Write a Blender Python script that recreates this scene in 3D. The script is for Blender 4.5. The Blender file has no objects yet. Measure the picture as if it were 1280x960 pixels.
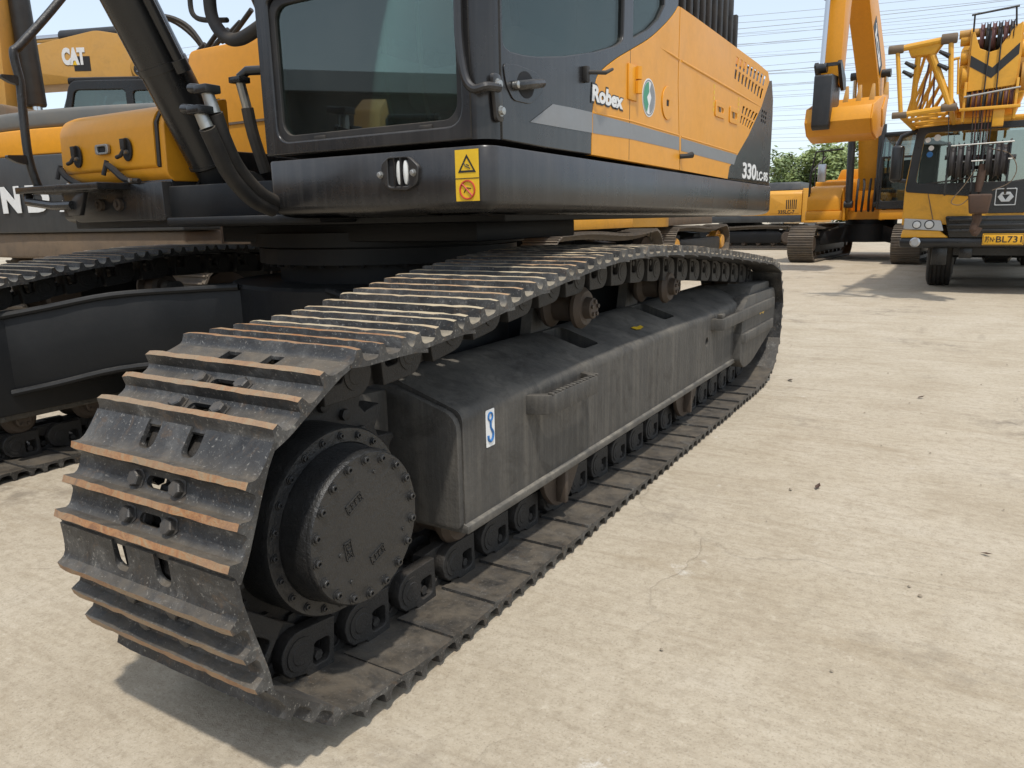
import bpy, bmesh, math, random
from mathutils import Matrix, Vector
import numpy as np
random.seed(7)
R = math.radians
scn = bpy.context.scene
COL = scn.collection

# ------------------------------------------------------------------ camera
CAM = np.array([1.10969, -1.30534, 1.18010]); YAW, PITCH, ROLL, FPX = 0.544198, 0.218069, -0.018941, 932.43
_r = np.array([math.cos(YAW), math.sin(YAW), 0.0])
_f = np.array([-math.sin(YAW)*math.cos(PITCH), math.cos(YAW)*math.cos(PITCH), -math.sin(PITCH)])
_u = np.cross(_r, _f)
_r2 = _r*math.cos(ROLL)+_u*math.sin(ROLL); _u2 = -_r*math.sin(ROLL)+_u*math.cos(ROLL)
cd = bpy.data.cameras.new('camera'); cam = bpy.data.objects.new('camera', cd); COL.objects.link(cam)
cam.matrix_world = Matrix(((_r2[0],_u2[0],-_f[0],CAM[0]),(_r2[1],_u2[1],-_f[1],CAM[1]),(_r2[2],_u2[2],-_f[2],CAM[2]),(0,0,0,1)))
cd.sensor_width = 36.0; cd.lens = FPX/1280*36; cd.clip_start = 0.05; cd.clip_end = 3000
scn.camera = cam
scn.render.resolution_x, scn.render.resolution_y = 1024, 768

# ------------------------------------------------------------------ sky, sun, exposure
SUNV = Vector((0.31, -0.35, 1.0)).normalized()          # towards the sun
w = bpy.data.worlds.new('World'); scn.world = w; w.use_nodes = True
nt = w.node_tree; bg = nt.nodes['Background']
sky = nt.nodes.new('ShaderNodeTexSky'); sky.sky_type = 'NISHITA'; sky.sun_disc = False
sky.sun_elevation = math.asin(SUNV.z); sky.sun_rotation = math.atan2(SUNV.x, SUNV.y)
sky.air_density = 1.0; sky.dust_density = 1.2; sky.ozone_density = 1.0; sky.altitude = 0
hz = nt.nodes.new('ShaderNodeMix'); hz.data_type = 'RGBA'; hz.inputs[0].default_value = 0.62       # milky summer haze over the clear-sky model
hz.inputs[7].default_value = (3.75, 4.1, 4.4, 1); nt.links.new(sky.outputs[0], hz.inputs[6])
nt.links.new(hz.outputs[2], bg.inputs[0]); bg.inputs[1].default_value = 0.15
sl = bpy.data.lights.new('sun', 'SUN'); sl.energy = 2.0; sl.angle = R(2.2); sl.color = (1.0, 0.95, 0.87)
so = bpy.data.objects.new('sun', sl); COL.objects.link(so); so.rotation_euler = SUNV.to_track_quat('Z', 'Y').to_euler(); so.location = (4, -6, 12)
vs = scn.view_settings; vs.view_transform = 'Standard'; vs.look = 'None'; vs.exposure = 0.63; vs.gamma = 1.0; vs.use_curve_mapping = False

# ------------------------------------------------------------------ measuring helper: where a sight line meets a real plane
def at(px, py, ax, c):
    d = _f+_r2*(px-640)/FPX+_u2*(480-py)/FPX
    k = 'xyz'.index(ax); t = (c-CAM[k])/d[k]; p = CAM+t*d
    return Vector(p)

# ------------------------------------------------------------------ materials
MATS = {}
def N(nt, t, **kw):
    n = nt.nodes.new(t)
    for k, v in kw.items():
        if k.startswith('i_'):
            key = k[2:]; n.inputs[int(key) if key.isdigit() else key].default_value = v
        else: setattr(n, k, v)
    return n
def ramp(nt, fac, stops):
    r = nt.nodes.new('ShaderNodeValToRGB'); e = r.color_ramp.elements
    e[0].position, e[0].color = stops[0][0], (*stops[0][1], 1) if isinstance(stops[0][1], tuple) else (stops[0][1],)*3+(1,)
    e[1].position, e[1].color = stops[-1][0], (*stops[-1][1], 1) if isinstance(stops[-1][1], tuple) else (stops[-1][1],)*3+(1,)
    for p, c in stops[1:-1]:
        x = e.new(p); x.color = (*c, 1) if isinstance(c, tuple) else (c, c, c, 1)
    nt.links.new(fac, r.inputs[0]); return r.outputs[0]
def noise(nt, vec, scale, detail=5, rough=0.6, dist=0.0, mapscale=None):
    if mapscale is not None:
        m = N(nt, 'ShaderNodeMapping'); m.inputs['Scale'].default_value = mapscale; nt.links.new(vec, m.inputs[0]); vec = m.outputs[0]
    n = N(nt, 'ShaderNodeTexNoise'); n.inputs['Scale'].default_value = scale; n.inputs['Detail'].default_value = detail
    n.inputs['Roughness'].default_value = rough; n.inputs['Distortion'].default_value = dist
    nt.links.new(vec, n.inputs['Vector']); return n.outputs[0]
def mixc(nt, fac, a, b, mode='MIX'):
    m = N(nt, 'ShaderNodeMix', data_type='RGBA', blend_type=mode)
    for s, v in ((m.inputs[0], fac), (m.inputs[6], a), (m.inputs[7], b)):
        if isinstance(v, (int, float)): s.default_value = v
        elif isinstance(v, tuple): s.default_value = (*v, 1)
        else: nt.links.new(v, s)
    return m.outputs[2]
def mth(nt, op, a, b=0.0, clamp=False):
    m = N(nt, 'ShaderNodeMath', operation=op, use_clamp=clamp)
    for s, v in ((m.inputs[0], a), (m.inputs[1], b)):
        if isinstance(v, (int, float)): s.default_value = v
        else: nt.links.new(v, s)
    return m.outputs[0]
def newmat(name):
    m = bpy.data.materials.new(name); m.use_nodes = True; MATS[name] = m
    return m, m.node_tree, m.node_tree.nodes['Principled BSDF']
DUST = (0.30, 0.235, 0.165)
def worldvec(nt):
    """object-independent position plus a per-object shift, so copies do not repeat"""
    g = N(nt, 'ShaderNodeNewGeometry'); oi = N(nt, 'ShaderNodeObjectInfo')
    v = N(nt, 'ShaderNodeVectorMath', operation='ADD'); nt.links.new(g.outputs['Position'], v.inputs[0])
    s = N(nt, 'ShaderNodeVectorMath', operation='SCALE'); s.inputs[3].default_value = 7.0
    c = N(nt, 'ShaderNodeCombineXYZ')
    for k in range(3): nt.links.new(oi.outputs['Random'], c.inputs[k])
    nt.links.new(c.outputs[0], s.inputs[0]); nt.links.new(s.outputs[0], v.inputs[1])
    return v.outputs[0], g, oi
def paint(name, col, rough=0.45, metal=0.0, dust=0.25, dustcol=DUST, scale=6.0, streak=0.0, chips=0.0, chipcol=(0.05,0.045,0.04), bump=0.05, up=0.5, spec=0.5, grime=0.0):
    """painted or bare metal: settled dust on what faces up, patchy film, fine wear and run marks"""
    m, nt, b = newmat(name)
    v, g, oi = worldvec(nt)
    n1 = noise(nt, v, scale, 6, 0.62, 0.4); n2 = noise(nt, v, scale*9, 4, 0.7); n3 = noise(nt, v, scale*0.35, 3, 0.5)
    sep = N(nt, 'ShaderNodeSeparateXYZ'); nt.links.new(g.outputs['Normal'], sep.inputs[0])
    upf = mth(nt, 'MULTIPLY', mth(nt, 'MAXIMUM', sep.outputs[2], 0.0), up)
    base = mixc(nt, mth(nt, 'MULTIPLY', n2, 0.5), col, tuple(c*0.62 for c in col))
    film = mth(nt, 'MULTIPLY', ramp(nt, n1, [(0.38, 0.0), (0.72, 1.0)]), mth(nt, 'ADD', upf, dust), True)
    film = mth(nt, 'MULTIPLY', film, ramp(nt, n2, [(0.25, 0.35), (0.7, 1.0)]), True)
    film = mth(nt, 'ADD', film, mth(nt, 'MULTIPLY', mth(nt, 'ADD', upf, dust*0.5), mth(nt, 'MULTIPLY', n3, 0.5)), True)
    c = mixc(nt, film, base, dustcol)
    if streak:
        s1 = noise(nt, v, 1.0, 5, 0.7, 0.1, (34, 34, 1.6))
        sf = mth(nt, 'MULTIPLY', ramp(nt, s1, [(0.45, 0.0), (0.75, 1.0)]), streak)
        c = mixc(nt, sf, c, tuple(0.5*x+0.5*y for x, y in zip(col, dustcol)))
    if grime:
        gr = noise(nt, v, scale*1.7, 7, 0.7, 1.0)
        c = mixc(nt, mth(nt, 'MULTIPLY', ramp(nt, gr, [(0.5, 0.0), (0.68, 1.0)]), grime), c, (0.03, 0.026, 0.022))
    if chips:
        cn = noise(nt, v, scale*5, 6, 0.75, 0.6)
        c = mixc(nt, mth(nt, 'MULTIPLY', ramp(nt, cn, [(0.62, 0.0), (0.66, 1.0)]), chips), c, chipcol)
    nt.links.new(c, b.inputs['Base Color'])
    ro = mth(nt, 'ADD', mth(nt, 'MULTIPLY', film, 0.45), mth(nt, 'ADD', mth(nt, 'MULTIPLY', n1, 0.2), rough-0.1), True)
    nt.links.new(ro, b.inputs['Roughness']); b.inputs['Metallic'].default_value = metal
    b.inputs['Specular IOR Level'].default_value = spec
    if bump:
        bp = N(nt, 'ShaderNodeBump'); bp.inputs['Strength'].default_value = bump*4; bp.inputs['Distance'].default_value = 0.004
        nt.links.new(mth(nt, 'ADD', n2, mth(nt, 'MULTIPLY', n1, 0.6)), bp.inputs['Height']); nt.links.new(bp.outputs[0], b.inputs['Normal'])
    return m
def plain(name, col, rough=0.5, metal=0.0, emit=0.0):
    m, nt, b = newmat(name); v, g, oi = worldvec(nt)
    n = noise(nt, v, 30, 4, 0.6)
    nt.links.new(mixc(nt, n, col, tuple(c*0.75 for c in col)), b.inputs['Base Color'])
    b.inputs['Roughness'].default_value = rough; b.inputs['Metallic'].default_value = metal
    return m
def glass(name, tint=(0.55, 0.62, 0.6), refl=0.16, fm=1.5):
    m, nt, b = newmat(name); nt.nodes.remove(b); out = nt.nodes['Material Output']
    t = N(nt, 'ShaderNodeBsdfTransparent'); t.inputs[0].default_value = (*tint, 1)
    gl = N(nt, 'ShaderNodeBsdfGlossy'); gl.inputs['Roughness'].default_value = 0.015; gl.inputs[0].default_value = (0.80, 0.90, 0.84, 1)
    df = N(nt, 'ShaderNodeBsdfDiffuse'); df.inputs[0].default_value = (0.26, 0.27, 0.25, 1)
    lw = N(nt, 'ShaderNodeFresnel'); lw.inputs[0].default_value = 1.5
    f = mth(nt, 'ADD', mth(nt, 'MULTIPLY', lw.outputs[0], fm), refl, True)
    v, g, oi = worldvec(nt)
    dn = noise(nt, v, 3.0, 5, 0.6, 0.5)
    a = N(nt, 'ShaderNodeMixShader'); nt.links.new(mth(nt, 'MULTIPLY', ramp(nt, dn, [(0.35, 0.02), (0.8, 1.0)]), 0.07), a.inputs[0])
    nt.links.new(t.outputs[0], a.inputs[1]); nt.links.new(df.outputs[0], a.inputs[2])
    mx = N(nt, 'ShaderNodeMixShader'); nt.links.new(f, mx.inputs[0]); nt.links.new(a.outputs[0], mx.inputs[1]); nt.links.new(gl.outputs[0], mx.inputs[2])
    nt.links.new(mx.outputs[0], out.inputs[0]); return m

paint('chain_steel', (0.020, 0.0185, 0.017), 0.55, 0.1, dust=0.10, scale=16, bump=0.2, up=0.25, grime=0.5, dustcol=(0.13, 0.105, 0.08))
paint('frame_black', (0.052, 0.050, 0.047), 0.58, 0.0, dust=0.24, scale=4, streak=0.65, bump=0.18, up=0.6, grime=0.5, dustcol=(0.215, 0.192, 0.158), spec=0.3)
paint('flange_dusty', (0.045, 0.043, 0.04), 0.6, 0.0, dust=0.55, scale=9, bump=0.12, up=0.6, grime=0.2, dustcol=(0.24, 0.215, 0.175))
paint('hub_black', (0.016, 0.016, 0.0165), 0.34, 0.0, dust=0.12, scale=8, bump=0.22, up=0.12, grime=0.35, dustcol=(0.12, 0.115, 0.105))
paint('roller_brown', (0.060, 0.045, 0.034), 0.6, 0.2, dust=0.3, dustcol=(0.17,0.12,0.08), scale=10, bump=0.1, up=0.3)
paint('cab_black', (0.014, 0.014, 0.0150), 0.26, 0.0, dust=0.07, scale=3, streak=0.16, bump=0.02, up=0.35, dustcol=(0.22,0.20,0.18))
paint('chassis_black', (0.007, 0.008, 0.0095), 0.5, 0.0, dust=0.02, scale=3, bump=0.06, up=0.32, grime=0.1, dustcol=(0.20, 0.19, 0.175), spec=0.25)
paint('orange_paint', (0.76, 0.325, 0.018), 0.36, 0.0, dust=0.10, scale=2.5, bump=0.012, up=0.1, dustcol=(0.62,0.31,0.06), grime=0.07, spec=0.4)
paint('yellow_paint', (0.70, 0.33, 0.030), 0.42, 0.0, dust=0.16, scale=3, bump=0.03, up=0.15, dustcol=(0.42,0.27,0.12), grime=0.14)
paint('ochre_paint', (0.50, 0.26, 0.045), 0.45, 0.0, dust=0.2, scale=3, bump=0.03, up=0.2, dustcol=(0.36,0.25,0.13), grime=0.14)
paint('crane_yellow', (0.74, 0.36, 0.022), 0.40, 0.0, dust=0.14, scale=3, bump=0.02, up=0.15, dustcol=(0.45,0.30,0.12), grime=0.18)
paint('grey_green', (0.11, 0.12, 0.12), 0.5, 0.0, dust=0.3, scale=3, bump=0.03, up=0.3)
paint('dusty_black', (0.030, 0.033, 0.036), 0.42, 0.0, dust=0.14, scale=3, bump=0.05, up=0.3, streak=0.2, dustcol=(0.17, 0.165, 0.15))
paint('dusty_brown', (0.13, 0.095, 0.065), 0.7, 0.0, dust=0.5, scale=4, bump=0.12, up=0.4, dustcol=(0.25,0.17,0.10), grime=0.3)
paint('gloss_black', (0.013, 0.0135, 0.0145), 0.28, 0.0, dust=0.04, scale=3, bump=0.02, up=0.2, dustcol=(0.16, 0.15, 0.135))
paint('stripe_grey', (0.21, 0.215, 0.22), 0.35, 0.0, dust=0.08, scale=3, bump=0.01, up=0.1)
paint('bolt_steel', (0.075, 0.075, 0.075), 0.4, 0.5, dust=0.22, scale=25, bump=0.1, up=0.3)
paint('zinc', (0.42, 0.42, 0.40), 0.35, 0.8, dust=0.12, scale=20, bump=0.03, up=0.1)
paint('rubber', (0.010, 0.010, 0.0105), 0.62, 0.0, dust=0.10, scale=8, bump=0.06, up=0.25)
paint('chrome', (0.62, 0.62, 0.62), 0.14, 1.0, dust=0.03, scale=8, bump=0.0, up=0.1)
paint('track_far', (0.105, 0.092, 0.078), 0.6, 0.1, dust=0.35, scale=6, bump=0.1, up=0.5)
paint('wood', (0.36, 0.25, 0.13), 0.75, 0.0, dust=0.2, scale=5, bump=0.1, up=0.2)
plain('white_print', (0.80, 0.80, 0.78), 0.45); plain('black_print', (0.018, 0.018, 0.018), 0.5)
plain('red_print', (0.55, 0.05, 0.035), 0.5); plain('blue_print', (0.03, 0.16, 0.42), 0.5); plain('green_print', (0.06, 0.30, 0.17), 0.5)
plain('decal_yellow', (0.80, 0.50, 0.02), 0.45); plain('plate_yellow', (0.80, 0.42, 0.02), 0.4); plain('silver', (0.55, 0.56, 0.57), 0.3, 0.7)
plain('inside_dark', (0.012, 0.012, 0.013), 0.8); plain('seat_cloth', (0.42, 0.43, 0.43), 0.8); plain('rope_red', (0.16, 0.075, 0.07), 0.6); plain('rope_dark', (0.05, 0.045, 0.045), 0.6)
plain('lamp_white', (0.75, 0.75, 0.72), 0.15); plain('wire_grey', (0.30, 0.32, 0.35), 0.6)
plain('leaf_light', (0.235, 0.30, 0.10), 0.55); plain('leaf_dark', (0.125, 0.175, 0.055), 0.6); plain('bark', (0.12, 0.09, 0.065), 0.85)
plain('wall_pale', (0.46, 0.45, 0.42), 0.8); plain('wall_dark', (0.09, 0.09, 0.085), 0.8); plain('roof_blue', (0.13, 0.14, 0.15), 0.6)
glass('cab_glass', (0.50, 0.60, 0.56), 0.035); glass('door_glass', (0.42, 0.43, 0.44), 0.02, 0.5); glass('far_glass', (0.42, 0.48, 0.48), 0.05); glass('crane_glass', (0.45, 0.5, 0.5), 0.22)
paint('rust_dark', (0.075, 0.042, 0.028), 0.75, 0.1, dust=0.3, dustcol=(0.15, 0.09, 0.055), scale=9, bump=0.15, up=0.2, grime=0.4)

def shoe_mat(name, dustc, d0, d1):
    m, nt, b = newmat(name); v, g, oi = worldvec(nt)
    n1 = noise(nt, v, 7, 7, 0.68, 0.9); n2 = noise(nt, v, 42, 6, 0.75, 0.3); n3 = noise(nt, v, 130, 3, 0.7); n4 = noise(nt, v, 18, 5, 0.7, 1.5)
    c = ramp(nt, n1, [(0.30, (0.020, 0.0195, 0.0195)), (0.5, (0.050, 0.049, 0.048)), (0.70, (0.125, 0.121, 0.114))])
    c = mixc(nt, mth(nt, 'MULTIPLY', ramp(nt, n2, [(0.35, 1.0), (0.52, 0.0)]), 0.55), c, (0.022, 0.020, 0.019))
    c = mixc(nt, mth(nt, 'MULTIPLY', ramp(nt, n4, [(0.56, 0.0), (0.70, 1.0)]), 0.45), c, (0.155, 0.098, 0.055))        # brown rust bloom
    c = mixc(nt, mth(nt, 'MULTIPLY', ramp(nt, n3, [(0.60, 0.0), (0.70, 1.0)]), 0.60), c, (0.36, 0.34, 0.30))           # bright grit scratches
    c = mixc(nt, mth(nt, 'MULTIPLY', mth(nt, 'MULTIPLY', ramp(nt, n2, [(0.58, 0.0), (0.66, 1.0)]), ramp(nt, n1, [(0.5, 0.0), (0.65, 1.0)])), 0.6), c, (0.40, 0.38, 0.33))
    sep = N(nt, 'ShaderNodeSeparateXYZ'); nt.links.new(g.outputs['Normal'], sep.inputs[0])
    up = ramp(nt, sep.outputs[2], [(0.2 if d0 > .2 else 0.55, 0.0), (0.97, 1.0)])
    dm = mth(nt, 'MULTIPLY', up, ramp(nt, noise(nt, v, 12, 6, 0.7, 0.5), [(0.32, d0), (0.62, d1)]))
    c = mixc(nt, dm, c, dustc)
    nt.links.new(c, b.inputs['Base Color']); b.inputs['Metallic'].default_value = 0.25
    nt.links.new(mth(nt, 'ADD', mth(nt, 'MULTIPLY', n1, 0.35), mth(nt, 'ADD', mth(nt, 'MULTIPLY', dm, 0.3), 0.30)), b.inputs['Roughness'])
    bp = N(nt, 'ShaderNodeBump'); bp.inputs['Strength'].default_value = 0.55; bp.inputs['Distance'].default_value = 0.004
    nt.links.new(mth(nt, 'ADD', mth(nt, 'MULTIPLY', n2, 0.8), mth(nt, 'ADD', n1, mth(nt, 'MULTIPLY', n3, 0.3))), bp.inputs['Height']); nt.links.new(bp.outputs[0], b.inputs['Normal'])
shoe_mat('shoe_steel', (0.150, 0.124, 0.092), 0.10, 0.85); shoe_mat('shoe_pale', (0.36, 0.31, 0.23), 0.40, 0.95)  # second variant: lighter and denser tan on faces turned up
def rust_mat(name, extra):
    m, nt, b = newmat(name); v, g, oi = worldvec(nt)
    n1 = noise(nt, v, 26, 8, 0.75, 1.0); n2 = noise(nt, v, 90, 5, 0.7); n3 = noise(nt, v, 5, 3, 0.5)
    c = ramp(nt, n1, [(0.30, (0.07, 0.042, 0.028)), (0.40, (0.26, 0.088, 0.022)), (0.50, (0.40, 0.165, 0.045)), (0.58, (0.36, 0.235, 0.12)), (0.72, (0.17, 0.15, 0.125))])
    c = mixc(nt, mth(nt, 'MULTIPLY', n2, 0.45), c, (0.18, 0.10, 0.055))
    # each shoe is worn differently: some are rusty, some dull and dusty
    y = N(nt, 'ShaderNodeSeparateXYZ'); nt.links.new(g.outputs['Position'], y.inputs[0])
    dull = mth(nt, 'ADD', mth(nt, 'MULTIPLY', ramp(nt, n3, [(0.4, 0.0), (0.6, 1.0)]), 0.35), mth(nt, 'MULTIPLY', ramp(nt, oi.outputs['Random'], [(0.4, 0.0), (0.75, 1.0)]), 0.45), True)
    dull = mth(nt, 'ADD', dull, extra, True)
    c = mixc(nt, dull, c, (0.235, 0.185, 0.125) if not extra else (0.46, 0.375, 0.25))
    nt.links.new(c, b.inputs['Base Color']); b.inputs['Roughness'].default_value = 0.75
    bp = N(nt, 'ShaderNodeBump'); bp.inputs['Strength'].default_value = 0.6; bp.inputs['Distance'].default_value = 0.004
    nt.links.new(mth(nt, 'ADD', n2, n1), bp.inputs['Height']); nt.links.new(bp.outputs[0], b.inputs['Normal'])
rust_mat('rust_edge', 0.0); rust_mat('rust_pale', 0.35)  # second variant mixes in more pale tan

def concrete_mat():
    m, nt, b = newmat('concrete'); g = N(nt, 'ShaderNodeNewGeometry'); v = g.outputs['Position']
    big = noise(nt, v, 0.35, 5, 0.6, 0.6); mid = noise(nt, v, 1.7, 7, 0.65, 0.5); fine = noise(nt, v, 26, 8, 0.75); grit = noise(nt, v, 150, 4, 0.75)
    wisp = noise(nt, v, 1.0, 7, 0.72, 1.2, (1.1, 4.2, 1)); 
    c = ramp(nt, mid, [(0.25, (0.365, 0.300, 0.212)), (0.5, (0.455, 0.388, 0.288)), (0.75, (0.525, 0.460, 0.360))])
    c = mixc(nt, mth(nt, 'MULTIPLY', ramp(nt, big, [(0.35, 0.0), (0.7, 1.0)]), 0.45), c, (0.54, 0.480, 0.388))
    c = mixc(nt, mth(nt, 'MULTIPLY', ramp(nt, wisp, [(0.50, 0.0), (0.70, 1.0)]), 0.50), c, (0.30, 0.232, 0.148))
    brush = noise(nt, v, 1.0, 6, 0.75, 0.4, (4.0, 34.0, 1)); scuff = noise(nt, v, 3.1, 6, 0.7, 0.8)
    c = mixc(nt, mth(nt, 'MULTIPLY', ramp(nt, brush, [(0.46, 0.0), (0.66, 1.0)]), 0.28), c, (0.255, 0.205, 0.145))
    c = mixc(nt, mth(nt, 'MULTIPLY', mth(nt, 'MULTIPLY', ramp(nt, scuff, [(0.63, 0.0), (0.71, 1.0)]), ramp(nt, fine, [(0.45, 0.0), (0.6, 1.0)])), 0.7), c, (0.66, 0.63, 0.57))
    c = mixc(nt, mth(nt, 'MULTIPLY', ramp(nt, fine, [(0.36, 1.0), (0.52, 0.0)]), 0.46), c, (0.29, 0.235, 0.165))
    c = mixc(nt, mth(nt, 'MULTIPLY', ramp(nt, fine, [(0.58, 0.0), (0.72, 1.0)]), 0.5), c, (0.62, 0.555, 0.44))
    c = mixc(nt, mth(nt, 'MULTIPLY', ramp(nt, grit, [(0.32, 1.0), (0.46, 0.0)]), 0.55), c, (0.20, 0.160, 0.115))
    c = mixc(nt, mth(nt, 'MULTIPLY', ramp(nt, grit, [(0.58, 0.0), (0.72, 1.0)]), 0.42), c, (0.62, 0.58, 0.50))
    # dark oil spots
    oil = noise(nt, v, 0.9, 3, 0.5, 0.2); oil2 = noise(nt, v, 6.0, 4, 0.7)
    c = mixc(nt, mth(nt, 'MULTIPLY', mth(nt, 'MULTIPLY', ramp(nt, oil, [(0.56, 0.0), (0.68, 1.0)]), ramp(nt, oil2, [(0.45, 0.0), (0.65, 1.0)])), 0.7), c, (0.13, 0.105, 0.08))
    # faint crawler scrape marks, in short broken bands
    sc = noise(nt, v, 1.0, 4, 0.6, 0.3, (9.0, 0.9, 1)); msk = noise(nt, v, 0.8, 2, 0.5)
    c = mixc(nt, mth(nt, 'MULTIPLY', mth(nt, 'MULTIPLY', ramp(nt, sc, [(0.56, 0.0), (0.7, 1.0)]), ramp(nt, msk, [(0.5, 0.0), (0.62, 1.0)])), 0.35), c, (0.26, 0.215, 0.16))
    # hairline cracks
    wv = N(nt, 'ShaderNodeVectorMath', operation='ADD'); nt.links.new(v, wv.inputs[0])
    dn = N(nt, 'ShaderNodeTexNoise'); dn.inputs['Scale'].default_value = 2.5; dn.inputs['Detail'].default_value = 5; nt.links.new(v, dn.inputs['Vector']); 
    sc2 = N(nt, 'ShaderNodeVectorMath', operation='SCALE'); sc2.inputs[3].default_value = 0.5; nt.links.new(dn.outputs['Color'], sc2.inputs[0]); nt.links.new(sc2.outputs[0], wv.inputs[1])
    vo = N(nt, 'ShaderNodeTexVoronoi', feature='DISTANCE_TO_EDGE'); vo.inputs['Scale'].default_value = 0.42; nt.links.new(wv.outputs[0], vo.inputs['Vector'])
    cr = mth(nt, 'MULTIPLY', ramp(nt, vo.outputs['Distance'], [(0.0, 1.0), (0.0045, 0.0)]), ramp(nt, msk, [(0.42, 0.0), (0.55, 1.0)]))
    c = mixc(nt, mth(nt, 'MULTIPLY', cr, 0.22), c, (0.16, 0.13, 0.10))
    nt.links.new(c, b.inputs['Base Color']); b.inputs['Roughness'].default_value = 0.88; b.inputs['Specular IOR Level'].default_value = 0.25
    bp = N(nt, 'ShaderNodeBump'); bp.inputs['Strength'].default_value = 0.5; bp.inputs['Distance'].default_value = 0.006
    h = mth(nt, 'ADD', mth(nt, 'MULTIPLY', fine, 1.2), mth(nt, 'ADD', mth(nt, 'MULTIPLY', grit, 0.5), mth(nt, 'MULTIPLY', cr, -1.0)))
    nt.links.new(h, bp.inputs['Height']); nt.links.new(bp.outputs[0], b.inputs['Normal'])
concrete_mat()

# ------------------------------------------------------------------ mesh helpers
def finish(me, sharp=35):
    if sharp is not None:
        for p in me.polygons: p.use_smooth = True
        me.set_sharp_from_angle(angle=R(sharp))
    return me
def addobj(name, me, mat, parent=None, mtx=None):
    """one mesh object; vertices in world (or machine) coordinates, parent kept at its own base"""
    o = bpy.data.objects.new(name, me)
    mats = mat if isinstance(mat, (list, tuple)) else [mat]
    if not me.materials:
        for k in mats: me.materials.append(MATS[k])
    COL.objects.link(o)
    wm = (FRAME[-1] if FRAME else Matrix()) @ (mtx if mtx is not None else Matrix())
    if parent is not None:
        o.parent = parent; o.matrix_basis = WM[parent.name].inverted() @ wm
    else: o.matrix_basis = wm
    WM[o.name] = wm
    return o
WM = {}; FRAME = []
def tag(o, label=None, cat=None, group=None, kind=None):
    if label: o['label'] = label
    if cat: o['category'] = cat
    if group: o['group'] = group
    if kind: o['kind'] = kind
    return o
def thing(name, label, cat, loc, rz=0.0, group=None):
    o = bpy.data.objects.new(name, None); o.empty_display_size = 0.3; COL.objects.link(o)
    o.matrix_basis = Matrix.Translation(loc) @ Matrix.Rotation(rz, 4, 'Z'); WM[o.name] = o.matrix_basis.copy()
    return tag(o, label, cat, group)

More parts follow.
